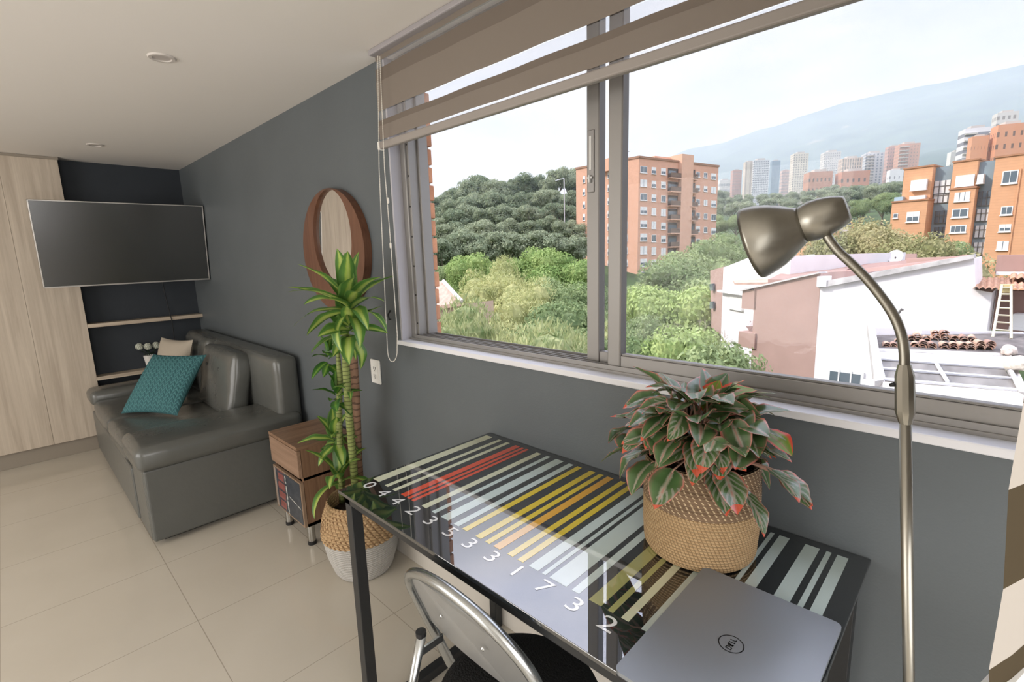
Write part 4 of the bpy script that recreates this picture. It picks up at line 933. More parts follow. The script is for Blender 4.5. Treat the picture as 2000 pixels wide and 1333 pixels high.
for i in range(2): PT['long', i] = proto_tree(90 + i, 2.0, 3.0, 2.5, 3800, .10, GM['long'], blobs=11, flat=.8, droop=.6)
for i in range(2): PT['dry', i] = proto_tree(95 + i, 3.5, 4.0, 1.5, 9000, .095, GM['dry'], blobs=12, flat=.9)
def tree(kind, D, a, h, label, group, seed, wide=1.0, dz=0):
    """tree of kind, D metres away at azimuth a, total height h"""
    r_ = random.Random(seed); i = r_.randrange(len([k for k in PT if k[0] == kind])); cm, tm = PT[kind, i]
    x, y = pos(D, a); full = {'euc': 12.2, 'bam': 9.5, 'lime': 8.8, 'mid': 9.8, 'long': 5.4, 'dry': 5.4}[kind]; s = h / full
    e = bpy.data.objects.new({'euc': 'eucalyptus_tree', 'bam': 'bamboo_clump', 'lime': 'bright_green_tree', 'mid': 'green_tree', 'long': 'long_leaved_tree', 'dry': 'hillside_shrub'}[kind], None)
    COL.objects.link(e); e.location = (x, y, terr(D, a) - .3 + dz); e.rotation_euler.z = r_.uniform(0, 6.28); e.scale = (s * wide, s * wide, s)
    for n_, me in (('crown', cm), ('trunk', tm)):
        o = bpy.data.objects.new(n_, me); COL.objects.link(o); o.parent = e
    return tag(e, label, 'tree' if kind not in ('bam', 'dry') else ('bamboo' if kind == 'bam' else 'shrub'), group)
def top_at(px, py, D):
    """azimuth and height above terrain needed for a crown top seen at (px, py)"""
    a, e = azel(px, py); return a, 1.5 + D * math.tan(e) - terr(D, a)
sd = 100
ORD = 'first second third fourth fifth sixth seventh eighth ninth tenth eleventh twelfth thirteenth fourteenth fifteenth sixteenth seventeenth'.split()
# dark forest on the hill left of the tower: rows of crowns climbing the slope
rows = [(185, [(830, 405), (850, 388), (872, 372), (893, 366), (915, 350), (935, 345), (955, 352), (975, 352), (1000, 349), (1022, 343), (1045, 345), (1068, 350), (1088, 330), (1112, 328), (1128, 345), (1150, 350), (1180, 360)]),
        (160, [(826, 425), (852, 405), (880, 392), (908, 385), (932, 380), (958, 376), (982, 382), (1008, 375), (1035, 378), (1060, 370), (1085, 372), (1110, 370), (1135, 380)]),
        (138, [(828, 438), (858, 425), (885, 408), (915, 402), (945, 408), (975, 398), (1005, 405), (1035, 398), (1068, 395), (1098, 400), (1125, 405)]),
        (118, [(835, 462), (868, 440), (900, 432), (935, 425), (968, 432), (1000, 428), (1035, 430), (1068, 425), (1102, 430), (1130, 440)]),
        (98, [(828, 495), (862, 470), (900, 455), (940, 458), (978, 455), (1018, 455), (1058, 452), (1098, 458), (1128, 470)])]
RN = ['crown on the skyline of the forest hill', 'eucalyptus just below the forest skyline', 'eucalyptus halfway up the forest hill', 'eucalyptus low on the forest hill', 'eucalyptus at the foot of the forest hill']
for ri_, (D, pts_) in enumerate(rows):
    for ci_, (px, py) in enumerate(pts_):
        a, h = top_at(px, py, D); tree('euc', D + rnd.uniform(-4, 4), a, max(8, min(h, 17)), 'dark green %s, %s from the left' % (RN[ri_], ORD[ci_]), 'trees of the hill forest', sd, rnd.uniform(.85, 1.1)); sd += 1
# wood behind the tower, below the far towers
rows = [(330, [(1395, 372), (1415, 374), (1440, 380), (1462, 383), (1490, 388), (1515, 384), (1545, 380), (1572, 374), (1600, 368), (1625, 362), (1655, 372), (1680, 366), (1705, 360), (1728, 362), (1750, 366)]),
        (260, [(1405, 392), (1430, 395), (1460, 398), (1490, 396), (1520, 394), (1552, 390), (1582, 388), (1612, 380), (1642, 378), (1672, 384), (1702, 374), (1732, 372), (1755, 380)]),
        (200, [(1402, 418), (1430, 415), (1462, 418), (1500, 412), (1540, 408), (1580, 404), (1620, 396), (1660, 400), (1700, 392), (1738, 388)]),
        (150, [(1400, 448), (1438, 440), (1480, 440), (1530, 436), (1585, 425), (1635, 420), (1680, 415), (1725, 412), (1748, 420)])]
RN = ['hazy tree directly under the far towers', 'tree in the second row under the far towers', 'tree halfway down the far wooded slope', 'near tree low on the far wooded slope']
for ri_, (D, pts_) in enumerate(rows):
    for ci_, (px, py) in enumerate(pts_):
        a, h = top_at(px, py, D); tree('euc' if D > 180 else 'mid', D + rnd.uniform(-5, 5), a, max(8, min(h, 22)), '%s, %s from the left' % (RN[ri_], ORD[ci_]), 'trees of the far slope', sd, rnd.uniform(.9, 1.25)); sd += 1
# yellow-green bamboo and lighter trees in the valley
val = [('mid', 78, 843, 520), ('mid', 75, 872, 515), ('lime', 70, 905, 505), ('lime', 68, 940, 500), ('bam', 62, 970, 520), ('bam', 60, 1000, 512), ('lime', 66, 1030, 490), ('lime', 64, 1062, 492), ('lime', 62, 1095, 500), ('lime', 60, 1122, 515), ('bam', 54, 860, 575), ('bam', 52, 935, 545), ('bam', 50, 962, 548), ('bam', 52, 985, 558), ('bam', 48, 1012, 552), ('bam', 46, 1045, 560), ('mid', 48, 1085, 545), ('mid', 46, 1115, 555),
       ('bam', 40, 905, 600), ('bam', 38, 940, 605), ('bam', 36, 985, 595), ('bam', 38, 1020, 590), ('mid', 40, 1060, 592), ('mid', 38, 1095, 600), ('mid', 36, 1128, 590), ('mid', 30, 1000, 640), ('bam', 30, 960, 640), ('mid', 30, 1040, 640), ('mid', 28, 1085, 640), ('mid', 28, 1120, 645), ('mid', 38, 1160, 600), ('mid', 36, 1185, 610), ('bam', 32, 1150, 650)]
nm = {'mid': ('mid green tree in the valley between the bamboo and the window', 'green trees in the valley'), 'lime': ('bright green round tree at the foot of the dark forest', 'bright green trees in the valley'), 'bam': ('yellow-green bamboo clump in the valley left of the orange tower', 'bamboo clumps in the valley')}
cnt_ = {'mid': 0, 'lime': 0, 'bam': 0}; val.sort(key=lambda v: v[2])
for k, D, px, py in val:
    cnt_[k] += 1
    a, h = top_at(px, py, D); tree(k, D, a, max(5, h), nm[k][0] + ', %s from the left' % ORD[cnt_[k] - 1], nm[k][1], sd, rnd.uniform(.6, .8) if k == 'bam' else rnd.uniform(.75, .95)); sd += 1
# trees right of the mullions
spec = [('mid', 62, 1240, 560, 'olive green tree right at the foot of the orange tower'), ('mid', 58, 1290, 530, 'rounded olive tree before the orange tower, between it and the brown house'), ('mid', 55, 1330, 505, 'tall olive tree covering the lower floors of the orange tower'), ('mid', 60, 1365, 492, 'tall green tree right of the orange tower'), ('mid', 70, 1400, 470, 'bushy green tree just right of the orange tower roofline'), ('mid', 75, 1435, 455, 'green tree left of the lamp shade, far side of the valley'), ('mid', 48, 1375, 545, 'dense green tree left of the small brown house'),
        ('lime', 40, 1290, 568, 'bright lime green tree below the olive trees'), ('lime', 38, 1335, 572, 'bright lime green tree beside the bare tree'), ('mid', 36, 1245, 610, 'shaded tree close to the front sash stile'), ('mid', 30, 1235, 660, 'pale green tree low beside the front sash stile'), ('lime', 26, 1290, 668, 'light green bush low in the right bay'), ('lime', 24, 1345, 655, 'round light green bush under the bare tree'), ('mid', 22, 1400, 668, 'fine-leaved bush at the foot of the white house'), ('mid', 20, 1350, 692, 'low bush just above the right sash rail'), ('mid', 21, 1440, 680, 'small bush beside the brown wall corner'), ('mid', 26, 1200, 640, 'tree seen through the gap between the two stiles')]
for k, D, px, py, lab in spec:
    a, h = top_at(px, py, D); tree(k, D, a, max(4, h), lab, None, sd, rnd.uniform(.6, .85) if D < 45 else .95); sd += 1
# bare tree
a, h = top_at(1325, 605, 31); x, y = pos(31, a); z0 = terr(31, a)
q = MB(); rb = random.Random(5)
def branch(p, d, L, r_, dep):
    e_ = p + d * L; q.tube([p, (p + e_) / 2 + Vector((rb.uniform(-1, 1), rb.uniform(-1, 1), 0)) * L * .08, e_], [r_, r_ * .8, r_ * .6], 5)
    if dep == 0: return
    for _ in range(4 if dep > 2 else 3): branch(e_, (d + Vector((rb.uniform(-1, 1), rb.uniform(-1, 1), rb.uniform(-.35, .5))) * .85).normalized(), L * .62, r_ * .55, dep - 1)
zt_ = z0 + h - 3.2; q.tube([(x, y, z0), (x, y, zt_)], [.16, .09], 7); [branch(Vector((x, y, zt_ - .4 * i_)), Vector((math.cos(i_ * 2.1), math.sin(i_ * 2.1), .55)).normalized(), 1.5, .05, 4) for i_ in range(6)]
tag(q.build('bare_tree', mat('bare_bark', (.30, .26, .20), .9)), 'leafless tree with pale twigs among the green trees left of the white house', 'tree')
# near trees with long drooping leaves just below the window
for px, py, D, lab in ((850, 640, 10.5, 'long-leaved tree top at the lower left corner of the open bay'), (885, 615, 12, 'long-leaved tree top under the small tiled roof'), (930, 625, 12.5, 'long-leaved tree top right of the lower left one'), (1040, 672, 9.5, 'yellowish long-leaved tree top against the window frame'), (1095, 665, 10, 'yellowish long-leaved tree top beside the latch stile'), (1000, 668, 11, 'long-leaved sprig low in the middle of the open bay')):
    a, h = top_at(px, py, D); tree('long', D, a, 5.4, lab, None, sd, .8, dz=h - 5.1); sd += 1
for px, py, D, lab in ((1650, 465, 44, 'dry olive shrub on the bank behind the brown roofs, beside the lamp'), (1700, 448, 46, 'tall dry shrub in front of the brick apartments'), (1740, 455, 44, 'brownish shrub near the satellite dish'), (1775, 468, 40, 'yellow-leaved shrub right of the satellite dish'), (1825, 478, 42, 'pale yellow shrub before the brick apartment windows')):
    a, h = top_at(px, py, D); tree('dry', D, a, 6.5, lab, None, sd, .85, dz=h - 6.3); sd += 1
for px, py, D, lab in ((1850, 478, 43, 'green bush at the foot of the brick apartments'), (1600, 478, 46, 'green bush under the lamp shade')):
    a, h = top_at(px, py, D); tree('mid', D, a, 5.5, lab, None, sd, .8, dz=h - 5.2); sd += 1

# ------------------------------------------------------------------ buildings seen on vertical facade planes
class Facade:
    """vertical plane through the points seen at p1 and p2 at depths d1, d2; u runs from p1 to p2, t towards us"""
    def __init__(s, p1, d1, p2, d2):
        a, b = far(*p1, d1), far(*p2, d2); s.o = Vector((a.x, a.y, 0)); s.u = Vector((b.x - a.x, b.y - a.y, 0)).normalized()
        s.n = Vector((s.u.y, -s.u.x, 0)); 
        if s.n.dot(-a) < 0: s.n = -s.n
    def uz(s, px, py):
        d = ray(px, py); t_ = (s.o - EYE).dot(s.n) / d.dot(s.n); p = EYE + d * t_; return (p - s.o).dot(s.u), p.z
    def pt(s, u, z, t=0): return s.o + s.u * u + s.n * t + Vector((0, 0, z))
    def box(s, q, u0, u1, z0, z1, t0, t1, mi=0):
        q.prism([s.pt(u0, z0, t0), s.pt(u1, z0, t0), s.pt(u1, z1, t0), s.pt(u0, z1, t0)], s.n * (t1 - t0), mi)
    def pbox(s, q, pa, pb, t0, t1, mi=0):
        """box between the photo corners pa (top left) and pb (bottom right)"""
        u0, z1 = s.uz(*pa); u1, z0 = s.uz(*pb); s.box(q, u0, u1, z0, z1, t0, t1, mi)
def bricky(name, color, s=1.0, var=.12):
    m, t, out = newmat(name); b = P(t, out, color, .9); g = N(t, 'ShaderNodeNewGeometry'); sp = N(t, 'ShaderNodeSeparateXYZ'); t.links.new(g.outputs['Position'], sp.inputs[0])
    n = N(t, 'ShaderNodeTexNoise'); n.inputs['Scale'].default_value = 1.4; n.inputs['Detail'].default_value = 6; t.links.new(g.outputs['Position'], n.inputs[0])
    f = mth(t, 'FRACT', mth(t, 'MULTIPLY', sp.outputs[2], 3.2 * s)); c = mix(t, n.outputs[0], tuple(x * (1 - var) for x in color), tuple(x * (1 + var) for x in color))
    t.links.new(mix(t, mth(t, 'MULTIPLY', mth(t, 'LESS_THAN', f, .18), .25), c, tuple(x * .75 for x in color)), b.inputs['Base Color']); return m
TB = bricky('tower_brick', (.66, .37, .25)); TBd = bricky('tower_brick_pale', (.70, .42, .29)); AB = bricky('apartment_brick', (.64, .34, .185))
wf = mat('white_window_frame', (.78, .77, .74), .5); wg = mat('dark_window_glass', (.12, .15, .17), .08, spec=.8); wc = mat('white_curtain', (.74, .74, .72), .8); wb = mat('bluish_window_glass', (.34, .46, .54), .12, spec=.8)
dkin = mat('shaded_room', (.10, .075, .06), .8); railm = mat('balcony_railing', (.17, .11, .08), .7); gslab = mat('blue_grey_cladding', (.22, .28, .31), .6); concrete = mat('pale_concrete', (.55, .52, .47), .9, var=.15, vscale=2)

# orange apartment tower
tl_, tc_, tr_ = (1125, 331, 109.6), (1248, 308, 98.0), (1403.6, 326, 112.0)
FR = Facade(tc_[:2], tc_[2], tr_[:2], tr_[2]); FLf = Facade(tl_[:2], tl_[2], tc_[:2], tc_[2])
tw_ = thing('apartment_tower', FR.pt(0, -15), 'tall orange brick apartment tower behind the window mullions', 'building')
ztop = far(*tc_[:2], tc_[2]).z; pc = FR.pt(0, 0); pr_ = Vector((*far(*tr_[:2], tr_[2]).xy, 0)); pl = Vector((*far(*tl_[:2], tl_[2]).xy, 0)); pbk = pl + pr_ - pc
q = MB(); q.prism([pc + Vector((0, 0, -15)), pr_ + Vector((0, 0, -15)), pbk + Vector((0, 0, -15)), pl + Vector((0, 0, -15))], (0, 0, ztop + 15))
q.build('walls', TB, tw_)
q = MB()
for F_, u1 in ((FR, (pr_ - pc).length), (FLf, (pc - pl).length)): F_.box(q, -.15, u1 + .15, ztop - .05, ztop + .35, -.4, .15)
q.build('parapet', mat('parapet_brown', (.34, .19, .12), .9), tw_)
q = MB(); FR.pbox(q, (1326, 302), (1340, 560), -3, .9); q.build('stair_shaft', TBd, tw_)
q = MB(); FR.pbox(q, (1232, 298), (1292, 330), -12, -4); q.build('roof_room', TB, tw_)
q = MB(); FR.pbox(q, (1294, 301), (1326, 330), -9, -2); q.build('roof_room', TBd, tw_)
q = MB(); p_ = FR.pt(*FR.uz(1275, 297), -7); q.tube([p_, p_ + Vector((0, 0, 1.6))], .06, 5); q.tube([p_ + Vector((-.6, 0, 1.2)), p_ + Vector((.6, 0, 1.3))], .05, 5); q.build('roof_aerial', M['alu_dark'], tw_)
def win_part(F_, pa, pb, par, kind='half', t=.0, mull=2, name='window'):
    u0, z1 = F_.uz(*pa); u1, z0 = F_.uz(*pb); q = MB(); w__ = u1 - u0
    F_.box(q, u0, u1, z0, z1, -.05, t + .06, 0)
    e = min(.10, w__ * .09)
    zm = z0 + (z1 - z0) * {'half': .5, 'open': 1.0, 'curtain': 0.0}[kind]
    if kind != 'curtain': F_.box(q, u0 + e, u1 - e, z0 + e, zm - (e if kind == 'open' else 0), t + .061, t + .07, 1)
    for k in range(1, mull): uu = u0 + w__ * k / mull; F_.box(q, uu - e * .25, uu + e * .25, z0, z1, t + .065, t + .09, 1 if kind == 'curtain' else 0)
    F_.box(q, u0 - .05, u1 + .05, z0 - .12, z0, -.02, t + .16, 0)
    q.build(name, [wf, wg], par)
rw = random.Random(3)
cols = [(1250.5, 1263.5, 14.5), (1272.5, 1281, 14), (1291, 1300, 13.5), (1359.5, 1366.5, 11), (1374.5, 1381, 11), (1389, 1398, 12.5)]
rowy = [324, 350.5, 377.5, 404, 430.5, 456.5, 481.5, 506, 531]
for ri, y_ in enumerate(rowy):
    for ci, (x0, x1, hh) in enumerate(cols):
        if (ci > 2 and ri > 5) or (ci in (1, 2) and ri > 7): continue
        yy = y_ + (x0 - 1250) * .105 - (0 if ri < 4 else (ri - 4) * (x0 - 1250) * .012)
        win_part(FR, (x0, yy), (x1, yy + hh), tw_, ('half', 'open', 'open', 'curtain', 'half')[rw.randrange(5)])
for ri, y_ in enumerate(rowy[:8]):
    for x0, x1 in ((1304.5, 1324), (1341, 1357)):
        if ri > 6 and x0 > 1330: continue
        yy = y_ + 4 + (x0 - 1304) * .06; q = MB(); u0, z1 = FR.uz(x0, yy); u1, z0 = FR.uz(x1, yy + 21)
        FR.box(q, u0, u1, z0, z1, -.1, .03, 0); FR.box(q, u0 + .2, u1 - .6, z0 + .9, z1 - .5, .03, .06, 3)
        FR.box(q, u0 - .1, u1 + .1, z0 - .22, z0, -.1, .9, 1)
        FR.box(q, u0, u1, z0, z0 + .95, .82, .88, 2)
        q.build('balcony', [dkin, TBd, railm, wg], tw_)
for ri, y_ in enumerate(rowy):
    for x0, x1 in ((1138.5, 1143), (1172.5, 1176.5), (1187, 1192), (1221, 1226)):
        yy = y_ + (1248 - x0) * .19 * (1 - ri * .10); win_part(FLf, (x0, yy), (x1, yy + 12), tw_, 'half', mull=1)

# brick apartment block at the right
FA = Facade((1746, 400), 63, (2000, 400), 53.5)
ab_ = thing('brick_apartments', FA.pt(5, -14), 'stepped orange brick apartment block with blue-grey glazed bays at the right', 'building')
def mass(name, pa, pb, t0, t1, m, roof=True):
    q = MB(); u0, z1 = FA.uz(*pa); u1, _ = FA.uz(pb[0], pa[1]); FA.box(q, u0, u1, -14, z1, t0, t1)
    q.build(name, m, ab_)
    if roof: q = MB(); FA.box(q, u0 - .1, u1 + .1, z1, z1 + .18, t0, t1 + .12); q.build('roof_edge', mat('roof_edge', (.40, .20, .11), .9), ab_)
mass('wing', (1763, 331), (1819, 400), -8, -.6, AB); mass('wing', (1746, 397), (1815, 480), -7, .6, AB)
mass('glazed_bay', (1818, 326), (1862, 400), -8, -1.6, gslab, False)
mass('wing', (1861, 318), (1909, 400), -8, -.3, AB); mass('wing', (1857, 372), (1907, 480), -7, .3, AB)
mass('glazed_bay', (1906, 316), (1948, 400), -8, -.9, gslab, False)
mass('wing', (1945, 309), (2080, 400), -10, 0, AB); 
def gw(x0, y0, x1, y1, kind, mull=3, t=0): win_part(FA, (x0, y0), (x1, y1), ab_, kind, t, mull)
for w_ in ((1779, 353, 1808, 369, 'curtain', 3, -.6), (1776, 384, 1805, 397, 'curtain', 3, -.6), (1775, 415, 1798, 433, 'half', 2, .6), (1749, 418, 1757, 426, 'open', 1, .6), (1867, 344, 1901, 361, 'curtain', 4, -.3), (1867, 377, 1895, 392, 'curtain', 3, .3), (1862, 409, 1892, 424, 'open', 2, .3), (1858, 441, 1888, 454, 'open', 3, .3), (1866, 474, 1885, 487, 'open', 2, .3),
           (1959, 335, 1987, 357, 'open', 2, 0), (1956, 404, 1977, 419, 'open', 2, 0), (1952, 439, 1974, 452, 'half', 2, 0), (1948, 472, 1969, 488, 'curtain', 2, 0), (1909, 341, 1919, 357, 'open', 1, -.9)): gw(*w_)
for (x0, y0, x1, y1, kk) in ((1817, 353, 1858, 375, 'c'), (1815, 380, 1852, 394, 'c'), (1819, 412, 1850, 435, 'd'), (1817, 444, 1847, 465, 'd'), (1906, 374, 1940, 400, 'd'), (1904, 409, 1938, 431, 'c'), (1901, 441, 1934, 464, 'c'), (1898, 474, 1930, 498, 'c')):
    q = MB(); t_ = -1.6 if x0 < 1880 else -.9; u0, z1 = FA.uz(x0, y0); u1, z0 = FA.uz(x1, y1); FA.box(q, u0, u1, z0, z1, t_ - .1, t_ + .05, 0)
    for k in range(5): uu = u0 + (u1 - u0) * k / 4; FA.box(q, uu - .04, uu + .04, z0, z1, t_ + .05, t_ + .12, 1)
    FA.box(q, u0, u1, z0, z0 + .06, t_ + .05, t_ + .14, 1); FA.box(q, u0, u1, z0 + .9, z0 + .95, t_ + .05, t_ + .14, 1)
    q.build('balcony_glazing', [wc if kk == 'c' else wg, M['alu_dark']], ab_)
q = MB(); FA.pbox(q, (1748, 386), (1763, 397), -4, .2); q.build('terrace_glass', wb, ab_)
q = MB(); u0, z1 = FA.uz(1993, 330); FA.box(q, u0, u0 + .12, -14, z1, 0, .12); q.build('drain_pipe', AB, ab_)

# far towers on the slope
def grid(name, wall, glass, nx, nz_, fx=.5, fz=.5, rough=.8):
    m, t, out = newmat(name); b = P(t, out, wall, rough); tcn = N(t, 'ShaderNodeTexCoord'); s = N(t, 'ShaderNodeSeparateXYZ'); t.links.new(tcn.outputs['Generated'], s.inputs[0])
    gx = mth(t, 'LESS_THAN', mth(t, 'FRACT', mth(t, 'MULTIPLY', mth(t, 'ADD', s.outputs[0], s.outputs[1]), nx)), fx) if nx else None
    gz = mth(t, 'LESS_THAN', mth(t, 'FRACT', mth(t, 'MULTIPLY', s.outputs[2], nz_)), fz)
    f = mth(t, 'MULTIPLY', gx, gz) if gx else gz
    t.links.new(mix(t, f, wall, glass), b.inputs['Base Color']); return m
def far_tower(x0, y0, x1, y1, D, m, name, lab, deep=.7, cat='building', extra=None):
    c = far((x0 + x1) / 2, y0, D); a_ = math.atan2(-c.x, c.y) + .35; wpx = (x1 - x0) * D / 957.83 * .95
    zt = far(x0, y0, D).z; zb_ = far(x0, y1, D).z - 22; wd = wpx / (math.cos(.35) + deep * math.sin(.35))
    e = thing(name, (c.x, c.y, zb_), lab, cat); e['_o'] = [0, 0, 0]; e.rotation_euler.z = a_
    q = MB().box((-wd / 2, 0, 0), (wd / 2, wd * deep, zt - zb_)); q.build('walls', m, e)
    q = MB().box((-wd / 4, wd * .1, zt - zb_), (wd / 4, wd * deep * .8, zt - zb_ + wd * .12)); q.build('roof_room', mat('roof_room', (.55, .5, .45), .9), e)
    if extra: extra(e, wd, zt - zb_, deep)
    return e
cw = (.66, .64, .60); pk = (.52, .30, .24); gy = (.20, .22, .25); crm = (.62, .54, .44)
def slabs(m_):
    def f(e, wd, h, deep):
        q = MB()
        for k in range(10): z = h * (.4 + .06 * k); q.box((-wd * .5, -wd * .12, z), (-wd * .05, 0, z + h * .012))
        q.build('balconies', m_, e)
    return f
FT = [(1430, 333, 1451, 372, 560, grid('pink_a', pk, gy, 6, 14, .35, .4), 'pink brick tower left end of the far skyline'),
      (1404, 352, 1430, 375, 600, grid('white_low', cw, gy, 8, 5, .5, .4), 'low white building next to the orange tower on the far slope'),
      (1455, 316, 1477, 384, 540, grid('cream_a', crm, (.45, .38, .32), 2, 30, .3, .9), 'cream blank side of the grey gridded tower in the far skyline'),
      (1470, 313, 1506, 388, 535, grid('grey_grid', (.60, .60, .60), gy, 9, 26, .55, .5), 'grey gridded apartment tower in the far skyline'),
      (1507, 314, 1526, 375, 600, grid('blue_glass', (.26, .34, .40), (.20, .27, .33), 7, 20, .5, .5), 'blue-grey glass tower right of the gridded one'),
      (1527, 333, 1547, 372, 620, grid('pink_b', (.56, .40, .34), gy, 6, 12, .4, .4), 'small pinkish tower half hidden between bigger ones'),
      (1549, 300, 1582, 378, 520, grid('cream_tower', (.68, .62, .52), (.30, .27, .24), 6, 26, .4, .5), 'tall cream tower with dark window columns in the far skyline'),
      (1609, 297, 1645, 352, 560, grid('white_tower', (.64, .62, .58), (.32, .32, .32), 8, 20, .4, .5), 'tall white tower in the middle of the far skyline'),
      (1645, 309, 1687, 340, 500, grid('cream_brown', (.62, .48, .38), (.25, .22, .2), 8, 10, .45, .8), 'cream and brown block behind the brick terraces'),
      (1690, 299, 1730, 355, 520, grid('white_grey', (.62, .62, .62), (.24, .27, .31), 5, 18, .45, .6), 'white and grey tower with balconies in the far skyline'),
      (1735, 286, 1762, 350, 500, grid('pink_c', (.56, .36, .30), (.3, .24, .22), 5, 16, .4, .4), 'pink brick tower, left half of the pair'),
      (1757, 281, 1799, 350, 480, grid('pink_d', (.60, .34, .24), (.34, .24, .2), 7, 18, .35, .35), 'larger pink brick tower right of its pair'),
      (1738, 332, 1766, 372, 330, grid('white_stair', (.74, .74, .74), (.3, .3, .32), 3, 6, .25, .3), 'white blocky house beside the brick apartments'),
      (1578, 336, 1630, 372, 360, grid('brick_terrace_a', (.50, .26, .17), (.16, .12, .1), 6, 5, .4, .35), 'stepped dark brick block below the white tower, left one'),
      (1642, 335, 1702, 380, 350, grid('brick_terrace_b', (.52, .25, .16), (.16, .12, .1), 5, 5, .35, .35), 'stepped dark brick block below the cream block, right one'),
      (1858, 296, 1888, 330, 180, grid('white_block', (.68, .68, .64), (.28, .32, .28), 5, 4, .5, .35), 'low white block behind the roof of the brick apartments'),
      (1886, 250, 1938, 330, 170, grid('white_striped', (.72, .70, .70), (.26, .26, .28), 0, 13, 1, .45), 'white tower with long striped balconies above the brick apartments'),
      (1900, 266, 1932, 330, 150, grid('orange_blank', (.66, .33, .19), (.35, .2, .14), 5, 8, .12, .25), 'plain orange brick tower in front of the striped white one'),
      (1930, 260, 1952, 330, 152, grid('dark_balcony', (.26, .22, .20), (.55, .5, .46), 3, 12, .7, .25), 'dark balcony stack between two orange brick towers'),
      (1950, 219, 1990, 320, 175, grid('grey_high', (.60, .58, .54), (.32, .30, .28), 4, 16, .5, .5), 'pale grey tower standing highest at the right'),
      (1952, 242, 2010, 330, 145, grid('orange_right', (.64, .31, .18), (.20, .13, .1), 4, 10, .3, .4), 'orange brick tower with dark balcony column at the right edge')]
for i, (x0, y0, x1, y1, D, m, lab) in enumerate(FT): far_tower(x0, y0, x1, y1, D, m, 'apartment_tower' if y1 - y0 > 45 else 'apartment_block', lab, extra=slabs(concrete) if i in (9, 11, 16) else None)
# brick villa with arched window under the lamp shade
FV = Facade((1600, 430), 70, (1700, 430), 74)
vl = thing('brick_villa', FV.pt(0, -5), 'small orange brick villa with an arched window behind the lamp neck', 'building')
q = MB(); u0, z1 = FV.uz(1608, 438); u1, _ = FV.uz(1668, 438); um, zm = FV.uz(1648, 418); q.prism([FV.pt(u0, -6), FV.pt(u1, -6), FV.pt(u1, z1), FV.pt(um, zm), FV.pt(u0, z1)], -FV.n * 7); q.build('walls', AB, vl)
u0, z0 = FV.uz(1639, 470); u1, z1 = FV.uz(1661, 444); q = MB(); cu_ = (u0 + u1) / 2; r_ = (u1 - u0) / 2
q.prism([FV.pt(u0, z0, .05), FV.pt(u1, z0, .05)] + [FV.pt(cu_ + r_ * math.cos(a), z1 + r_ * math.sin(a), .05) for a in np.linspace(0, PI, 12)], FV.n * .1); q.build('arched_window', wg, vl)
q = MB(); FV.box(q, u0 - .1, u1 + .1, z1 - .6, z1 - .1, .05, .25); q.build('window_balustrade', wf, vl)
# street lamp before the forest
pb = far(1102, 385, 120); q = MB(); zt = far(1101, 350, 120).z; q.tube([(pb.x, pb.y, pb.z - 9), (pb.x, pb.y, zt)], .12, 6); e_ = far(1085, 353, 120); q.tube([(pb.x, pb.y, zt), e_], .09, 6)
tag(q.build('street_lamp', M['white_paint']), 'thin pale street lamp rising from the forest by the orange tower', 'street lamp')

# small tiled roof low left
hr = thing('tiled_house', far(862, 600, 36), 'small house with pinkish tiled hip roof among the trees at the left', 'building')
roofm = mat('weathered_tiles', (.50, .33, .26), .9, var=.2, vscale=3, bump=.4, bscale=12)
A1, B1, C1, D1 = far(815, 606, 36), far(902, 590, 34), far(866, 550, 37), far(800, 548, 40)
q = MB(); q.prism([A1, B1, C1, D1], (0, 0, -.25)); q.prism([B1, C1, far(905, 585, 40)], (0, 0, -.25)); q.build('roof', roofm, hr)
q = MB(); q.tube([B1, C1], .16, 8); q.build('roof_ridge', mat('ridge_cap', (.62, .55, .50), .9), hr)
q = MB(); q.prism([A1 + Vector((.3, .3, -.2)), B1 + Vector((-.4, .3, -.2)), B1 + Vector((-.4, .3, -6)), A1 + Vector((.3, .3, -6))], Vector((.1, 3, 0))); q.build('walls', mat('house_wall', (.55, .40, .32), .9), hr)

# ------------------------------------------------------------------ neighbouring white and brown houses
white = mat('white_stucco', (.80, .76, .76), .85, var=.04, vscale=1.5); brown = mat('brown_stucco', (.40, .265, .225), .9, var=.05, vscale=1.2); brown2 = mat('brown_stucco_dark', (.36, .23, .195), .9, var=.08, vscale=1.2)
coping = mat('grey_coping', (.55, .52, .50), .9, var=.25, vscale=3); roofflat = mat('brown_roofing', (.31, .195, .165), .9, var=.06, vscale=1)
def slab(pts_, off, name, m, par): q = MB(); q.prism([far(*p) for p in pts_], off); return q.build(name, m, par)
back_ = Vector((-.15, .98, 0))
# white gable house
FW = Facade((1602, 600), 20.0, (1920, 600), 16.5)
wh = thing('white_house', FW.pt(0, -14), 'white house with a long sloping parapet and small window, right bay centre', 'building')
def fpoly(F_, pts_, t0, t1, name, m, par, low=None):
    q = MB(); P_ = [F_.pt(*F_.uz(*p), t0) for p in pts_]
    q.prism(P_, F_.n * (t1 - t0)); return q.build(name, m, par)
q = MB(); P_ = [FW.pt(*FW.uz(*p), -3) for p in ((1602, 563), (1903, 505), (1905, 566), (1938, 572))]; uL, uR = FW.uz(1594, 745)[0], FW.uz(1934, 575)[0]
q.prism([FW.pt(uL, -14, -3)] + P_ + [FW.pt(uR, -14, -3)], FW.n * 3); q.build('gable_wall', white, wh)
fpoly(FW, ((1600, 551), (1903, 497), (1903, 505), (1600, 563)), -.6, .15, 'parapet_coping', coping, wh)
q = MB(); u0, z1 = FW.uz(1599, 540); u1, z0 = FW.uz(1616, 560); FW.box(q, u0, u1, z0, z1, -.5, .2); q.build('parapet_post', white, wh)
win_part(FW, (1617, 719), (1684, 770), wh, 'open', 0, 3)
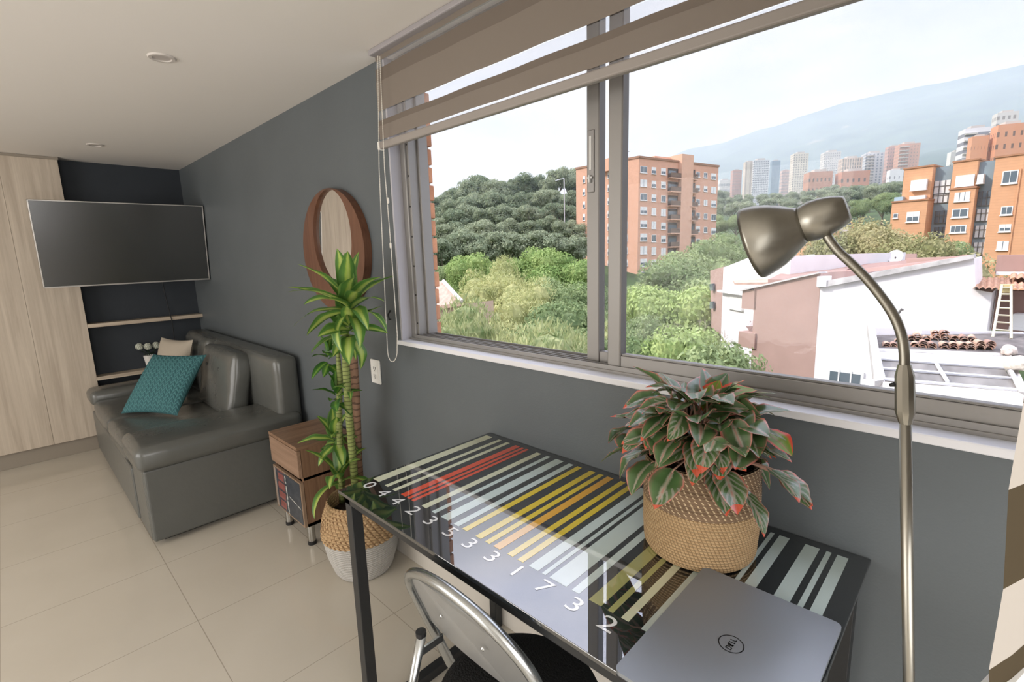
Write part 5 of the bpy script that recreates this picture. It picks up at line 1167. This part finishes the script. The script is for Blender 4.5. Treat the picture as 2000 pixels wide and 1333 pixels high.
slab([(1615, 552, 21.5), (1903, 500, 18), (1905, 497, 21), (1640, 520, 25)], (0, 0, -.15), 'roof', roofflat, wh)
slab([(1640, 530, 22.5), (1900, 500, 18.2), (1900, 503, 18.0), (1640, 540, 22.3)], (0, .2, 0), 'inner_parapet', brown2, wh)
# brown house wall left of it
FB_ = Facade((1474, 600), 23.0, (1604, 600), 20.0)
br = thing('brown_house', FB_.pt(0, -14), 'brown stucco house wall with sloping top left of the white gable', 'building')
q = MB(); q.prism([FB_.pt(FB_.uz(1474, 640)[0], -14, -2.5), FB_.pt(*FB_.uz(1474, 562), -2.5), FB_.pt(*FB_.uz(1603, 533), -2.5), FB_.pt(FB_.uz(1597, 740)[0], -14, -2.5)], FB_.n * 2.5); q.build('gable_wall', brown, br)
fpoly(FB_, ((1448, 566), (1603, 531), (1603, 534), (1448, 569)), -.4, .12, 'roof_edge', coping, br)
q = MB(); FB_.pbox(q, (1450, 566), (1476, 606), -1.5, 0); FB_.pbox(q, (1446, 647), (1476, 682), -1.5, .1); q.build('balcony', brown, br)
q = MB()
for k in range(4): u_, z_ = FB_.uz(1452 + k * 6, 646); q.lathe([(.02, 0), (.22, .25), (.02, .5)], FB_.pt(u_, z_ - .05, -.4), 6)
q.build('balcony_flowers', mat('balcony_flowers', (.62, .50, .50), .9, var=.4, vscale=30), br)
slab([(1500, 546, 23), (1618, 548, 20.5), (1700, 500, 27), (1632, 500, 30), (1560, 518, 27)], (0, 0, -.2), 'roof', roofflat, br)
slab([(1625, 499, 29), (1790, 496, 27), (1790, 516, 26.9), (1625, 520, 28.9)], (0, .3, 0), 'rear_wall', brown2, br)
slab([(1770, 505, 22), (1903, 500, 19.5), (1903, 514, 19.4), (1770, 522, 21.9)], (0, .3, 0), 'rear_wall', brown2, br)
ds = thing('satellite_dish', far(1750, 512, 24), 'white satellite dish on the brown roof', 'satellite dish')
dc = far(1749, 502, 24); dq = (EYE - dc + Vector((-6, 4, 6))).to_track_quat('Z', 'Y').to_matrix().to_4x4()
MB().lathe([(.0005, -.05), (.18, -.03), (.30, .03), (.33, .05), (.30, .045), (.0005, -.03)], dc, 28, M=dq).build('dish', white, ds, smooth=True)
q = MB(); q.tube([dc, dc + Vector((0, 0, -.55))], .03, 6); q.tube([dc, dc + Vector((0, -.30, -.02))], .015, 5); q.build('mast', M['alu_dark'], ds)
# white house further left
FH = Facade((1414, 600), 30, (1470, 600), 27)
w2 = thing('white_house', FH.pt(0, -14), 'smaller white house with a brown side wall, left of the brown wall', 'building')
q = MB(); q.prism([FH.pt(0, -14, -6), FH.pt(*FH.uz(1413, 523), -6), FH.pt(*FH.uz(1464, 503), -6), FH.pt(*FH.uz(1545, 500), -6), FH.pt(FH.uz(1545, 500)[0], -14, -6)], FH.n * 6); q.build('front_wall', white, w2)
win_part(FH, (1427, 579), (1452, 604), w2, 'curtain', 0, 1)
q = MB(); FH.pbox(q, (1411, 570), (1476, 575), -.2, .35); q.build('ledge', white, w2)
slab([(1387, 529, 33), (1414, 521, 30), (1416, 660, 30), (1389, 640, 33)], back_ * 4, 'side_wall', brown, w2)
for y_ in (555, 590): slab([(1390, y_, 32.4), (1396, y_ - 1, 31.8), (1396, y_ + 13, 31.8), (1390, y_ + 13, 32.4)], (-.1, -.1, 0), 'side_window', wg, w2)
slab([(1432, 548, 26), (1500, 545, 25), (1512, 552, 24), (1435, 553, 25.5)], (0, 0, -.1), 'tile_strip', roofm, w2)
slab([(1540, 503, 30), (1590, 497, 28), (1600, 504, 27), (1545, 516, 27)], (0, 0, -.1), 'upper_roof', white, w2)
# right hand house: brown upper wall, gutter, tiled roofs, terrace
FT2 = Facade((1905, 560), 17.5, (2000, 560), 16.5)
rh = thing('brown_house', FT2.pt(0, -14), 'brown house with clay tiled roofs and a terrace behind the lamp pole at the right', 'building')
q = MB(); FT2.pbox(q, (1903, 503), (2060, 545), -3.5, -3.0); q.build('upper_wall', brown2, rh)
q = MB(); FT2.pbox(q, (1905, 538), (1972, 546), -2.9, -2.7); FT2.pbox(q, (1974, 515), (2060, 524), -2.9, -2.6); q.build('gutter', white, rh)
q = MB(); FT2.pbox(q, (1936, 570), (2060, 660), -1.2, -.7); q.build('lower_wall', brown2, rh)
win_part(FT2, (1978, 614), (2012, 641), rh, 'open', -.7, 2)
tilem = mat('clay_roof_tiles', (.48, .27, .17), .85, var=.35, vscale=4)
def tile_roof(a, b, c, d, nu, nv, name):
    """barrel tiled slope: a-b eave left to right, d-c ridge"""
    q = MB(); nn_ = nu * 8; mm = nv * 3; vs = []; up = (b - a).cross(d - a).normalized(); up = up if up.z > 0 else -up
    for j in range(mm + 1):
        for i in range(nn_ + 1):
            u, v = i / nn_, j / mm; p = a.lerp(b, u).lerp(d.lerp(c, u), v)
            vs.append(p + up * (.075 * abs(math.sin(u * nu * PI)) + .035 * (1 - (v * nv) % 1)))
    q.add(vs, [(j * (nn_ + 1) + i, j * (nn_ + 1) + i + 1, (j + 1) * (nn_ + 1) + i + 1, (j + 1) * (nn_ + 1) + i) for j in range(mm) for i in range(nn_)])
    return q.build(name, tilem, rh, smooth=True)
tile_roof(far(1899, 567, 16.3), far(2040, 572, 15.8), far(2040, 548, 18.5), far(1901, 546, 19), 11, 4, 'tiled_roof')
tile_roof(far(1972, 548, 17.6), far(2060, 548, 17.2), far(2060, 518, 20), far(1976, 520, 20.5), 6, 5, 'tiled_roof')
# terrace deck, parapet wall and greenhouse-like skylight below it
ter = thing('roof_terrace', far(1830, 690, 14), 'flat grey roof terrace with a dirty glass skylight below the clay tile pile', 'roof terrace')
slab([(1708, 655, 15.6), (1962, 652, 15.2), (2070, 655, 15.0), (2070, 700, 13.3), (1960, 690, 13.5), (1712, 682, 13.9)], (0, 0, -.2), 'deck', mat('dirty_deck', (.15, .13, .12), .95, var=.3, vscale=3), ter)
slab([(1706, 640, 15.7), (1790, 644, 15.5), (1790, 656, 15.5), (1706, 655, 15.7)], back_ * .15, 'back_upstand', white, ter)
slab([(1800, 645, 15.5), (2000, 650, 15.2), (2000, 662, 15.2), (1800, 657, 15.5)], back_ * .15, 'back_upstand', white, ter)
slab([(1694, 627, 15.4), (1707, 628, 15.3), (1727, 742, 11.9), (1709, 745, 11.9)], (0, .1, -.35), 'side_coping', coping, ter)
slab([(1712, 680, 13.85), (1962, 690, 13.45), (1962, 695, 13.35), (1712, 686, 13.75)], (0, 0, -.25), 'front_coping', coping, ter)
slab([(1713, 687, 13.7), (1962, 696, 13.3), (1968, 724, 12.95), (1717, 702, 13.5)], (0, .3, -.1), 'front_wall', mat('stained_white_wall', (.66, .62, .55), .9, var=.12, vscale=2), ter)
skm = mat('dirty_skylight_glass', (.22, .20, .18), .5, var=.35, vscale=2.5, stretch=(1, .3, 1))
slab([(1716, 704, 13.45), (1962, 722, 12.9), (1990, 764, 11.5), (1725, 742, 12.0)], (0, .02, -.06), 'skylight', skm, ter)
q = MB()
for a_, b_ in (((1716, 703, 13.45), (1965, 722, 12.9)), ((1721, 722, 12.7), (1978, 742, 12.2)), ((1725, 743, 12.0), (1992, 765, 11.5)), ((1828, 712, 13.2), (1850, 748, 11.85)), ((1962, 700, 13.0), (1992, 765, 11.45)), ((1717, 703, 13.45), (1726, 743, 12.0))):
    A_, B2 = far(*a_), far(*b_); q.tube([A_ + Vector((0, 0, .03)), B2 + Vector((0, 0, .03))], .045, 6)
q.build('skylight_bars', M['white_paint'], ter)
slab([(1962, 694, 13.4), (1975, 694, 13.2), (2010, 768, 11.3), (1990, 765, 11.4)], (0, .1, -.3), 'side_coping', coping, ter)
slab([(1724, 747, 11.9), (2050, 772, 11.3), (2070, 900, 10.8), (1722, 860, 11.4)], back_ * .2, 'lower_wall', mat('cream_lower_wall', (.72, .66, .58), .9), ter)
slab([(1682, 745, 12.4), (1728, 745, 11.9), (1726, 880, 11.6), (1680, 880, 12.1)], back_ * .2, 'lower_wall', white, ter)
# stacked spare clay tiles on the deck
tcol = [mat('spare_tile_%s' % n_, c_, .85, var=.15, vscale=20) for n_, c_ in (('a', (.46, .25, .17)), ('b', (.36, .22, .17)), ('c', (.52, .34, .25)))]
def clay_tile(m):
    q = MB(); vs = []; n_ = 10
    for yy, r_ in ((-.20, .105), (.20, .085)):
        for rr_ in (r_, r_ - .018):
            for k in range(n_ + 1): a_ = PI * k / n_; vs.append((rr_ * math.cos(a_), yy, rr_ * math.sin(a_)))
    L_ = n_ + 1; fs = []
    for k in range(n_): fs += [(k, k + 1, 2 * L_ + k + 1, 2 * L_ + k), (L_ + k, L_ + k + 1, 3 * L_ + k + 1, 3 * L_ + k), (k, k + 1, L_ + k + 1, L_ + k), (2 * L_ + k, 2 * L_ + k + 1, 3 * L_ + k + 1, 3 * L_ + k)]
    q.add(vs, fs); return q.build('clay_tile', m, smooth=True, angle=40)
protos = [clay_tile(m) for m in tcol]; used_ = [False] * 3; rt = random.Random(12)
def put_tile(p, rz, rx=0, lab=''):
    i = rt.randrange(3); o = protos[i]
    if used_[i]: o = protos[i].copy(); COL.objects.link(o)
    used_[i] = True; o.location = p; o.rotation_euler = (rx, 0, rz); tag(o, lab, 'roof tile', 'spare clay tiles on the terrace')
yawt = math.radians(12)
LV = ['lowest', 'second from below', 'third from below', 'fourth from below', 'fifth from below']
for si_, (px, dpt, nst) in enumerate(((1729, 14.3, 3), (1745, 14.2, 3), (1763, 14.25, 2), (1785, 14.2, 3), (1800, 14.15, 4), (1818, 14.1, 3), (1842, 14.05, 3), (1860, 14.0, 3), (1876, 13.95, 3), (1893, 13.9, 3), (1911, 13.9, 4), (1929, 13.85, 4))):
    b_ = far(px, 682, dpt); zz_ = far(1830, 684, 14).z
    for k in range(nst): put_tile((b_.x + rt.uniform(-.02, .02), b_.y + rt.uniform(-.03, .03), zz_ + .02 + k * .055), yawt + rt.uniform(-.12, .12), 0, 'clay tile %s in %s front-row pile from the left' % (LV[k], ORD[si_]))
for si_, (px, dpt, nst) in enumerate(((1752, 14.8, 2), (1775, 14.9, 3), (1790, 14.85, 4), (1806, 14.8, 3), (1822, 14.85, 5), (1841, 14.8, 5), (1860, 14.7, 3), (1877, 14.7, 3), (1895, 14.6, 3))):
    b_ = far(px, 676, dpt); zz_ = far(1830, 684, 14).z
    for k in range(nst): put_tile((b_.x + rt.uniform(-.03, .03), b_.y, zz_ + .04 + k * .075), yawt + rt.uniform(-.2, .2), rt.uniform(-.1, .1), 'clay tile %s in %s back-row pile from the left' % (LV[k], ORD[si_]))
# step ladder against the tiled roof
ld = thing('ladder', far(1955, 660, 15.0), 'pale aluminium step ladder leaning on the clay tiled roof', 'ladder')
Lb, Rb, Lt, Rt = far(1939, 659, 14.9), far(1975, 662, 14.7), far(1957, 557, 16.0), far(1975, 557, 15.9); lm = mat('ladder_cream', (.66, .60, .44), .5)
MB().tube([Lb, Lt], .035, 6).build('rail', lm, ld); MB().tube([Rb, Rt], .035, 6).build('rail', lm, ld)
for k in range(7):
    t_ = .14 + k * .135; MB().tube([Lb.lerp(Lt, t_), Rb.lerp(Rt, t_)], .026, 6).build('step', lm, ld)
q = MB(); q.prism([Lt + Vector((-.05, -.05, -.25)), Rt + Vector((.05, -.05, -.25)), Rt + Vector((.05, -.05, .02)), Lt + Vector((-.05, -.05, .02))], (0, .2, 0)); q.build('top_cap', mat('ladder_cap', (.62, .50, .25), .5), ld)
# rubble sacks
def sack(p, s, m, lab, rz):
    bm = bmesh.new(); bmesh.ops.create_icosphere(bm, subdivisions=3, radius=1); r_ = random.Random(int(p.x * 97))
    for v in bm.verts:
        n_ = mn.noise(v.co * 2.1 + Vector((r_.random() * 9, 0, 0))); v.co = Vector((v.co.x * s[0], v.co.y * s[1], max(v.co.z, -.6) * s[2])) * (1 + .35 * n_)
    q = MB(); q.bm(bm, 0, Matrix.Translation(p) @ Matrix.Rotation(rz, 4, 'Z')); tag(q.build('rubble_sack', m, smooth=True), lab, 'sack', 'rubble sacks on the terrace')
sack(far(1971, 686, 13.3) , (.17, .15, .16), mat('sack_white', (.66, .55, .48), .8, var=.3, vscale=12), 'small crumpled sack on the terrace corner', .4)
sack(far(1994, 712, 12.3), (.32, .28, .20), mat('sack_cream', (.70, .62, .52), .8, var=.3, vscale=8), 'large pale sack with orange bottom slumped over the coping at the right', .9)
q = MB(); pz = far(1755, 612, 13.5); q.tube([pz + Vector((-.1, 0, -.3)), pz, pz + Vector((.06, 0, .12)), pz + Vector((.1, 0, .08))], .03, 7); tag(q.build('vent_pipe', M['alu_dark']), 'dark hooked vent pipe on the white wall by the gooseneck', 'pipe')
